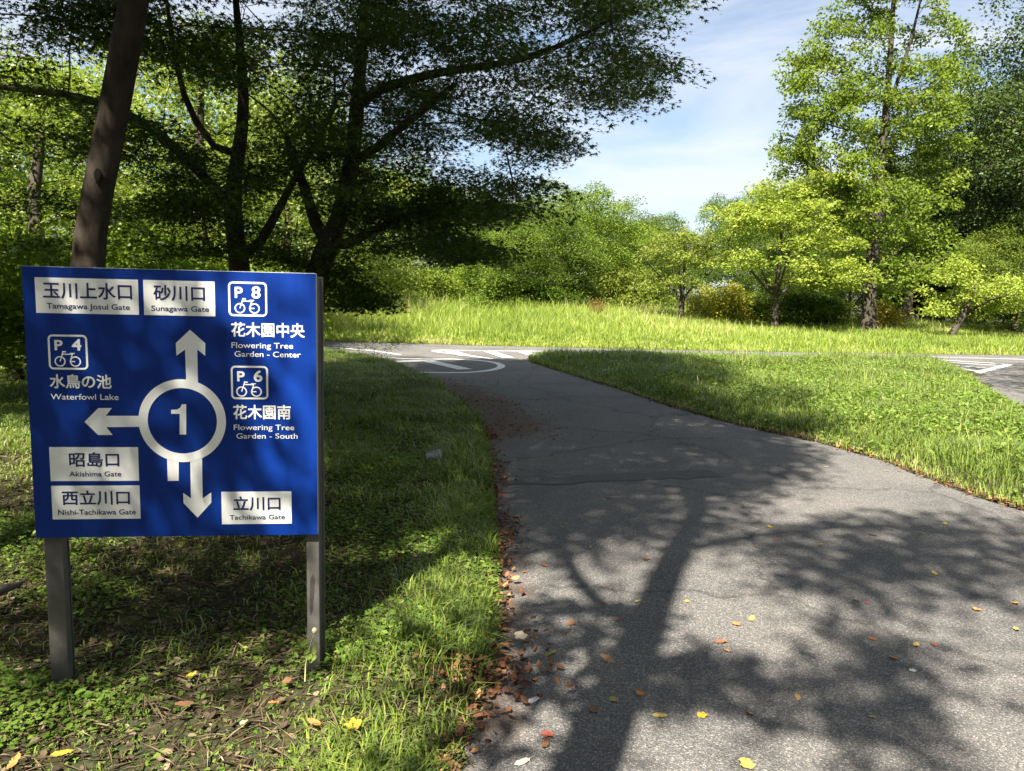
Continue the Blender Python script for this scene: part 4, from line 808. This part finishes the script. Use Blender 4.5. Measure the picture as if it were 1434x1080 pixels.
# --- left verge: thin grass, clover and weeds, dead leaves, twigs
def left_pts(n, y0, y1, pw=1.0, x0=-9.0):
    y = y0 + rng.uniform(0, 1, n) ** pw * (y1 - y0); x = rng.uniform(x0, .1, n); k = x > -1.05 * y - 1.0; x, y = x[k], y[k]
    d = rdist(x, y); k = (d > .0) & (y < 21); x, y, d = x[k], y[k], d[k]; z = gz(x, y, d); k = visible(x, y, z); return x[k], y[k], z[k], d[k]
x, y, z, d = left_pts(700000, 1.2, 20, 1.3)
dens = (.16 + .5 * sstep(.35, .62, vnoise(x, y, .9, 71)) + .4 * sstep(.9, .1, d) + .4 * sstep(6, 10, y)) * (.45 + .75 * sstep(.3, .6, vnoise(x, y, .33, 74))); dens *= np.where((x < -.75) & (y < 5.5), .5, 1) * np.where((y < 4.2), .75, 1)
k = rng.uniform(size=len(x)) < dens; x, y, z, d = x[k], y[k], z[k], d[k]
pt = vnoise(x, y, .5, 72); h = (.035 + .085 * pt + .05 * sstep(5, 9, y)) * rng.uniform(.5, 1.4, len(x)) * (.6 + .8 * sstep(.8, .1, d) * sstep(.0, .05, d))
ti = np.clip(.42 + .5 * (vnoise(x, y, .25, 73) - .5) + rng.normal(0, .22, len(x)), 0, 1)
vg = blades(x, y, z, h, rng.uniform(.004, .008, len(x)) * (.8 + y / 14), rng.uniform(.3, 1.3, len(x)), ti, rng)
stuff('grass', [vg], 'shade_grass')
x, y, z, d = left_pts(420000, 1.2, 9, 1.2)
pv = vnoise(x, y, .55, 81); k = rng.uniform(size=len(x)) < (sstep(.36, .66, pv) * .6 + .06) * (1 + .7 * sstep(3.2, 2.6, y)); x, y, z, d, pv = x[k], y[k], z[k], d[k], pv[k]
pos = np.stack([x, y, z + .012 + rng.uniform(0, .085, len(x)) * sstep(.45, .8, pv)], 1); nr = np.array([0, 0, 1.]) + rng.normal(size=pos.shape) * .33
half = rng.uniform(size=len(x)) < .6
cl = [leafset(pos[half], nr[half], rng.uniform(.011, .026, half.sum()), np.clip(rng.normal(.55, .22, half.sum()), 0, 1), rng, 'trefoil'), leafset(pos[~half], nr[~half], rng.uniform(.016, .040, (~half).sum()), np.clip(rng.normal(.5, .25, (~half).sum()), 0, 1), rng, 'oval')]
stuff('ground_cover', cl, 'weed')
x, y, z, d = left_pts(150000, 1.2, 12, 1.35); k = rng.uniform(size=len(x)) < (.25 + .6 * sstep(.5, .3, vnoise(x, y, .7, 91))) * np.where(d < .7, .6, 1); x, y, z = x[k], y[k], z[k]
pos = np.stack([x, y, z + rng.uniform(.004, .022, len(x))], 1); nr = np.array([0, 0, 1.]) + rng.normal(size=pos.shape) * .28
hf = rng.uniform(size=len(pos)) < .5; dl = [leafset(pos[q], nr[q], rng.uniform(.010, .045, len(pos))[q] * rng.uniform(.7, 1.2, q.sum()), np.clip(rng.beta(1.5, 2.2, len(pos)), 0, 1)[q], rng, tp) for q, tp in ((hf, 'oval'), (~hf, 'curl'))]
x, y, z, d = left_pts(48000, 1.2, 9, 1.3); sp = np.stack([x, y, z + rng.uniform(.006, .03, len(x))], 1)
dl.append(leafset(sp, np.array([0, 0, 1.]) + rng.normal(size=sp.shape) * .25, rng.uniform(.03, .13, len(x)), np.clip(rng.beta(2, 2.4, len(x)), 0, 1), rng, 'straw'))
stuff('leaf_litter', dl, 'dry')
# --- leaves swept against the left edge of the asphalt
lex = lambda yy: np.interp(yy, [q[1] for q in LE[:14]], [q[0] for q in LE[:14]])
n = 3600; y = 2.3 + rng.uniform(0, 1, n) ** 1.3 * 11; dx = np.abs(rng.normal(0, .075, n)) * (.6 + .9 * vnoise(y, y * 0, .7, 95)) - .07
x = lex(y) + dx; k = rng.uniform(size=n) < .25 + .75 * sstep(.35, .65, vnoise(y, y * 0 + 3, .55, 96)); x, y = x[k], y[k]
d = rdist(x, y); z = np.where(d > 0, gz(x, y, d), 0) + rng.uniform(.006, .03, len(x)); nr = np.array([0, 0, 1.]) + rng.normal(size=(len(x), 3)) * .35
pile = [leafset(np.stack([x, y, z], 1), nr, rng.uniform(.02, .055, len(x)), np.clip(rng.beta(2, 1.8, len(x)), 0, 1), rng, 'curl')]
c = gnd(672, 945); n = 330; px_ = c[0] + rng.normal(0, .13, n) + .02; py_ = c[1] + rng.normal(0, .20, n)
d = rdist(px_, py_); z = np.where(d > 0, gz(px_, py_, d), 0) + rng.uniform(.008, .045, n); nr = np.array([0, 0, 1.]) + rng.normal(size=(n, 3)) * .5
pile.append(leafset(np.stack([px_, py_, z], 1), nr, rng.uniform(.022, .052, n), np.clip(rng.beta(2, 1.8, n), 0, 1), rng, 'curl'))
n = 1000; y = 8.2 + rng.uniform(0, 1, n) * 6; x = lex(y) + np.abs(rng.normal(0, .55, n)); z = np.full(n, .006) + rng.uniform(0, .008, n); d = rdist(x, y); k = d < -.02; x, y, z = x[k], y[k], z[k]
pile.append(leafset(np.stack([x, y, z], 1), np.array([0, 0, 1.]) + rng.normal(size=(len(x), 3)) * .2, rng.uniform(.014, .042, len(x)), np.clip(rng.beta(1.5, 2.6, len(x)), 0, 1), rng, 'oval'))
n = 900; t_ = rng.uniform(0, 1, n); ii = (t_ * 40).astype(int)
RE = [p for p in ISLAND if p[0] < 4.5 and 3 < p[1] < 17]; RE = np.array(sorted(RE, key=lambda q: q[1])); yy = 4 + rng.uniform(0, 1, n) ** 1.5 * 11; xx = np.interp(yy, RE[:, 1], RE[:, 0]) - np.abs(rng.normal(0, .07, n)) + .05
pile.append(leafset(np.stack([xx, yy, np.full(n, .02) + rng.uniform(0, .015, n)], 1), np.array([0, 0, 1.]) + rng.normal(size=(n, 3)) * .3, rng.uniform(.02, .055, n), np.clip(rng.beta(2, 2, n), 0, 1), rng, 'oval'))
stuff('swept_leaves', pile, 'rust')
# --- single fallen leaves that can be counted
def fallen_mesh(seed, lobed):
    r = np.random.default_rng(seed); mb = MB(); out = []
    for k in range(22):
        a = k / 22 * 2 * math.pi; rr = .5 * (1 - .18 * math.cos(2 * a + math.pi)) if not lobed else .5 * (.62 + .38 * abs(math.cos(2.5 * a)) ** .6)
        rr *= r.uniform(.93, 1.05); x, y = rr * math.cos(a), rr * math.sin(a) * (.62 if not lobed else .95); out.append((x, y, .10 * x * x + .28 * y * y * r.uniform(.6, 1.3) + .02 * r.normal()))
    for k in range(22): mb.poly([(0, 0, .0), out[k], out[(k + 1) % 22]])
    st_ = [(-.45, 0, .03), (-.62, .02, .03), (-.82, .06, .06)]
    for a, b in zip(st_[:-1], st_[1:]): mb.poly([(a[0], a[1] - .014, a[2]), (b[0], b[1] - .011, b[2]), (b[0], b[1] + .011, b[2]), (a[0], a[1] + .014, a[2])])
    m = bpy.data.meshes.new('fallen_leaf'); m.from_pydata(mb.v, [], mb.f); return m
FM = [fallen_mesh(1, False), fallen_mesh(2, False), fallen_mesh(3, True), fallen_mesh(4, False)]
LC = {k: plain(k + ' fallen leaf', c, .7, .3, .25, 30) for k, c in dict(red=(.30, .075, .05), orange=(.42, .17, .05), brown=(.17, .085, .045), yellow=(.42, .33, .09), gold=(.50, .29, .03), cream=(.55, .47, .33), tan=(.32, .20, .10), olive=(.30, .27, .06), white=(.62, .60, .54)).items()}
for fm in FM: fm.materials.append(LC['red'])
LV = [(762, 793, 'red', .07, 'red leaf at the left end of the path shadow, above the pale leaf'), (735, 802, 'orange', .05, 'orange leaf just left of the red leaf near the path edge'), (904, 784, 'brown', .07, 'brown leaf in the sun left of the trunk shadow'), (893, 843, 'yellow', .055, 'yellow leaf just left of the trunk shadow, lying in sun'), (844, 844, 'orange', .05, 'orange leaf in the shadow spots left of the trunk shadow'), (962, 843, 'gold', .045, 'golden leaf just right of the trunk shadow, halfway up'), (729, 892, 'cream', .10, 'largest cream leaf beside the swept leaves'), (749, 893, 'tan', .06, 'tan leaf touching the right of the largest cream leaf'), (769, 917, 'olive', .09, 'long olive leaf in the branch shadow below the largest cream leaf'), (851, 924, 'tan', .10, 'curled tan leaf at the left edge of the trunk shadow'), (709, 903, 'orange', .05, 'small orange leaf at the left, below the largest cream leaf'), (749, 952, 'orange', .05, 'orange leaf right of the rust coloured leaf pile'), (747, 982, 'white', .08, 'whitish leaf in the sun, right below the leaf pile'), (767, 1030, 'red', .075, 'red leaf at the bottom, left of the trunk shadow'), (764, 1043, 'brown', .075, 'brown leaf touching the red leaf at the bottom'), (731, 1069, 'cream', .08, 'cream leaf at the bottom edge, left of the trunk shadow'), (896, 972, 'orange', .06, 'orange brown leaf right beside the foot of the trunk shadow'), (859, 981, 'olive', .06, 'olive leaf inside the foot of the trunk shadow'), (924, 1003, 'yellow', .07, 'pale yellow leaf in the sun right of the trunk shadow foot'), (983, 1003, 'gold', .065, 'golden leaf in the sun, second leaf right of the trunk shadow foot'), (831, 995, 'brown', .07, 'brown leaf inside the trunk shadow near its foot'), (867, 868, 'brown', .06, 'brown leaf inside the middle of the trunk shadow'), (800, 874, 'brown', .08, 'brown leaf among the branch shadows left of the trunk shadow'), (827, 767, 'yellow', .045, 'small yellow leaf on the shaded path, near the darker patch of asphalt'), (788, 739, 'yellow', .045, 'small yellow leaf in the full shade nearest the left path edge'), (853, 698, 'brown', .08, 'brown leaf on the shaded path just below the dark joint'), (991, 737, 'white', .05, 'white leaf in the sun where the trunk shadow forks'), (1078, 738, 'gold', .06, 'golden leaf right of the trunk shadow fork'), (1089, 756, 'red', .05, 'small reddish leaf just below the golden leaf near the shadow fork'), (906, 783, 'brown', .06, 'dark brown leaf on the left rim of the trunk shadow, near its top'), (1324, 734, 'yellow', .07, 'yellow leaf on the path nearest the right grass edge'), (1292, 748, 'olive', .05, 'olive leaf near the right grass edge'), (1222, 750, 'brown', .07, 'brown leaf in the upper right shade streak'), (1149, 763, 'tan', .06, 'tan leaf in the shade streaks right of the shadow fork'), (1309, 804, 'yellow', .075, 'yellow leaf on the right half of the path, in a shade streak'), (1368, 855, 'orange', .075, 'largest orange leaf at the right side of the path'), (1421, 845, 'gold', .09, 'golden leaf at the right edge of the picture, the upper one'), (1423, 882, 'yellow', .07, 'yellow leaf at the right edge of the picture, the lower one'), (1214, 845, 'red', .05, 'small red leaf in the middle of the right half of the path'), (1199, 842, 'brown', .05, 'small brown leaf touching the small red leaf'), (1053, 867, 'yellow', .085, 'broad yellow leaf in the sun, middle of the path'), (1031, 875, 'orange', .07, 'orange leaf just left of the broad yellow leaf'), (1009, 900, 'brown', .09, 'long brown leaf in the shadow spot below the broad yellow leaf'), (1018, 912, 'tan', .06, 'tan leaf just below the long brown leaf'), (1221, 895, 'orange', .06, 'orange leaf in the sun on the right half of the path'), (1283, 904, 'yellow', .075, 'yellow leaf in the sun beside a reddish leaf, right half of the path'), (1251, 922, 'orange', .06, 'orange leaf below the sunlit yellow leaf, right half of the path'), (1309, 904, 'red', .045, 'small reddish leaf right of the sunlit yellow leaf'), (1278, 940, 'white', .05, 'whitish leaf lowest in the sunlit group on the right'), (1050, 1000, 'orange', .065, 'orange leaf near the bottom, in the sun middle of the path'), (1117, 978, 'tan', .06, 'tan leaf near the bottom beside the soft branch shadow'), (1046, 1072, 'yellow', .09, 'yellow leaf at the bottom edge of the path'), (1222, 1005, 'yellow', .045, 'tiny yellow leaf near the bottom in the right dapples'), (1240, 660, 'olive', .07, 'yellow green leaf close to the right grass edge, far up the path'), (1091, 652, 'orange', .07, 'orange leaf on the far sunlit strip of the path'), (1157, 654, 'cream', .06, 'pale leaf on the far sunlit strip of the path'),
      (85, 1056, 'gold', .10, 'big yellow leaf on the verge at the lower left corner'), (495, 1053, 'gold', .11, 'big yellow leaf on the weeds at the bottom of the verge'), (268, 946, 'gold', .085, 'yellow leaf lying below the sign between the posts'), (258, 986, 'brown', .10, 'pinkish brown curled leaf below the yellow leaf under the sign'), (402, 955, 'brown', .075, 'brown leaf beside the foot of the right sign post'), (440, 1033, 'orange', .09, 'orange leaf standing in the sunlit weeds, right of centre of the verge'), (383, 985, 'orange', .07, 'orange brown leaf left of the weed patch by the right post'), (20, 1068, 'orange', .10, 'orange leaf in the lower left corner of the picture')]
rl = np.random.default_rng(8)
for i, (px, py, c, s, lab) in enumerate(LV):
    g = gnd(px, py); dd = float(rdist(g[0:1], g[1:2])[0]); zz = float(gz(g[0:1], g[1:2], np.array([dd]))[0]) + .05 if dd > 0 else .004
    o = link('fallen_leaf', FM[2] if c in ('red', 'gold') and i % 2 else FM[int(rl.integers(0, 4))]); o.location = (g[0], g[1], zz); s *= .68 if px > 560 else .6; o.scale = (s, s, s * rl.uniform(.8, 2.4)); o.rotation_euler = (rl.normal(0, .12), rl.normal(0, .12), rl.uniform(0, 6.28))
    o.material_slots[0].link = 'OBJECT'; o.material_slots[0].material = LC[c]; tag(o, lab, 'leaf', 'fallen leaves')
# --- weed with a pale flower head in front of the right post
def stemtube(pts, r0, r1, material, name, parent):
    P = np.array(pts, float); n = len(P); V, Fq = tubes(P, np.arange(n) - 1, np.linspace(r0, r1, n), 6)
    return link(name, mesh(name, V, Fq, material, smooth=True), parent)
YW = float(gnd(427, 955)[1]); wroot = link('weed', None); wb = gnd(427, 955, .03); wroot.location = tuple(wb); wroot.empty_display_size = .05
tag(wroot, 'pale sunlit weed with a bud standing in front of the right sign post', 'weed')
Wp = lambda x, y: np.array(atd(x, y, YW)) - wb
M['stem'] = plain('pale weed stem', (.28, .30, .12), .6, .3, .2, 20); M['bud'] = plain('buff seed head', (.50, .40, .24), .8, .2, .3, 60)
stemtube([(0, 0, 0), Wp(428, 930), Wp(432, 913), Wp(436, 900), Wp(439, 890), Wp(441, 885)], .0032, .0018, M['stem'], 'stem', wroot)
lp = [Wp(432, 896), Wp(433.5, 903), Wp(434, 908), Wp(437, 915), Wp(440, 918), Wp(443, 917), Wp(439, 921), Wp(440, 899)]
lv = leafset(np.array(lp), np.array([(.1, -1, .35)] * 8) + rl.normal(size=(8, 3)) * .25, np.array([.035, .04, .035, .03, .035, .03, .03, .02]), np.array([.8, .9, .85, .8, .9, .8, .9, .8]), rl, 'oval')
link('leaf', mesh('leaf', lv[0], lv[1], M['weed'], lv[2]), wroot)
bp = Wp(440.5, 884); Vb, Fb = tubes(np.array([bp + np.array([0, 0, q]) for q in (-.012, -.006, .002, .010, .016)]), np.arange(5) - 1, np.array([.003, .009, .011, .009, .004]), 8)
link('bud', mesh('bud', Vb, Fb, M['bud'], smooth=True), wroot)
# --- clear plastic cup lying in the shaded grass
m, t, l = mat('clear plastic'); p = N(t, 'ShaderNodeBsdfPrincipled'); p.inputs['Base Color'].default_value = (.75, .80, .85, 1); p.inputs['Roughness'].default_value = .18; p.inputs['Transmission Weight'].default_value = .75; p.inputs['IOR'].default_value = 1.3; o = N(t, 'ShaderNodeOutputMaterial'); l(p.outputs[0], o.inputs[0]); M['plastic'] = m
g = gnd(604, 663); prof = [(0, .0), (.026, .0), (.028, .004), (.033, .06), (.038, .105), (.042, .108), (.042, .112), (.037, .111), (.031, .06), (.026, .006), (0, .006)]
mb = MB(); ns = 20
for (r0_, z0_), (r1_, z1_) in zip(prof[:-1], prof[1:]):
    for k in range(ns):
        a, b = k / ns * 2 * math.pi, (k + 1) / ns * 2 * math.pi; q = [(r0_ * math.cos(a), r0_ * math.sin(a), z0_), (r0_ * math.cos(b), r0_ * math.sin(b), z0_), (r1_ * math.cos(b), r1_ * math.sin(b), z1_), (r1_ * math.cos(a), r1_ * math.sin(a), z1_)]
        mb.poly(q if r0_ and r1_ else ([q[0], q[2], q[3]] if r0_ == 0 else [q[0], q[1], q[2]]))
cupo = mb.build('plastic_cup', M['plastic'], smooth=True); cupo.location = (g[0] - .05, g[1], float(gz(g[0:1], g[1:2])[0]) + .085); cupo.rotation_euler = (0, math.radians(84), math.radians(12))
cupo.scale = (1.25,) * 3
tag(cupo, 'clear plastic cup lying on its side in the shaded grass', 'cup')
# --- fallen branch behind the sign's left post, twigs of a bare shrub by the junction
M['deadwood'] = bark('grey dead wood', (.03, .026, .022), (.11, .095, .078), 14, .3, .4)
q0, q1 = gnd(-30, 862), gnd(36, 822); pts = [q0 + (q1 - q0) * s + np.array([0, 0, .05 + .015 * math.sin(s * 5)]) for s in np.linspace(0, 1, 7)]
V, Fq = tubes(np.array(pts), np.arange(7) - 1, np.array([.03, .03, .028, .026, .022, .016, .012]), 8)
tag(link('fallen_branch', mesh('fallen_branch', V, Fq, M['deadwood'], smooth=True)), 'grey dead branch lying on the soil left of the sign post', 'branch')
bS = gnd(522, 506); r = np.random.default_rng(5); tg = np.array([np.array(atd(x, y_, bS[1] + r.uniform(-.25, .25))) for x, y_ in [(505, 488), (515, 480), (520, 470), (512, 496), (530, 478), (540, 490), (548, 484), (556, 478), (545, 497), (525, 490), (518, 484), (500, 478), (494, 470), (535, 500)] for _ in range(2)]) + r.normal(0, .04, (28, 3)) - bS
tg[:, 2] = np.maximum(tg[:, 2], .1)
make_tree('twiggy_shrub', 'thin dark twiggy shrub standing in the grass edge left of the road marking', 'bush', tuple(bS), [([(0, 0, 0), (.02, 0, .12), (.05, 0, .3)], [.008, .006, .004], None)], tg, 55, dict(n_per=16, cr=.09, flat=.8, size=.032, tpl='diamond', up=.3, rand=.8), 'dark_leaf', 'bark', sides=4, r0=.002, flare=0, step=.12)
bP = base(836, 428, 34); tg = ellip(r, 26, [(0, 0, .8, .35, .35, .45)])
make_tree('withered_shrub', 'small withered reddish shrub standing alone in the meadow', 'bush', bP, [([(0, 0, 0), (.03, 0, .5), (0, .02, 1.0)], [.02, .014, .006], None)], tg, 56, dict(n_per=26, cr=.2, flat=.9, size=.07, tpl='diamond', up=.3, rand=.8), 'bright_leaf', 'bark', sides=4, color=(.75, .40, .38))
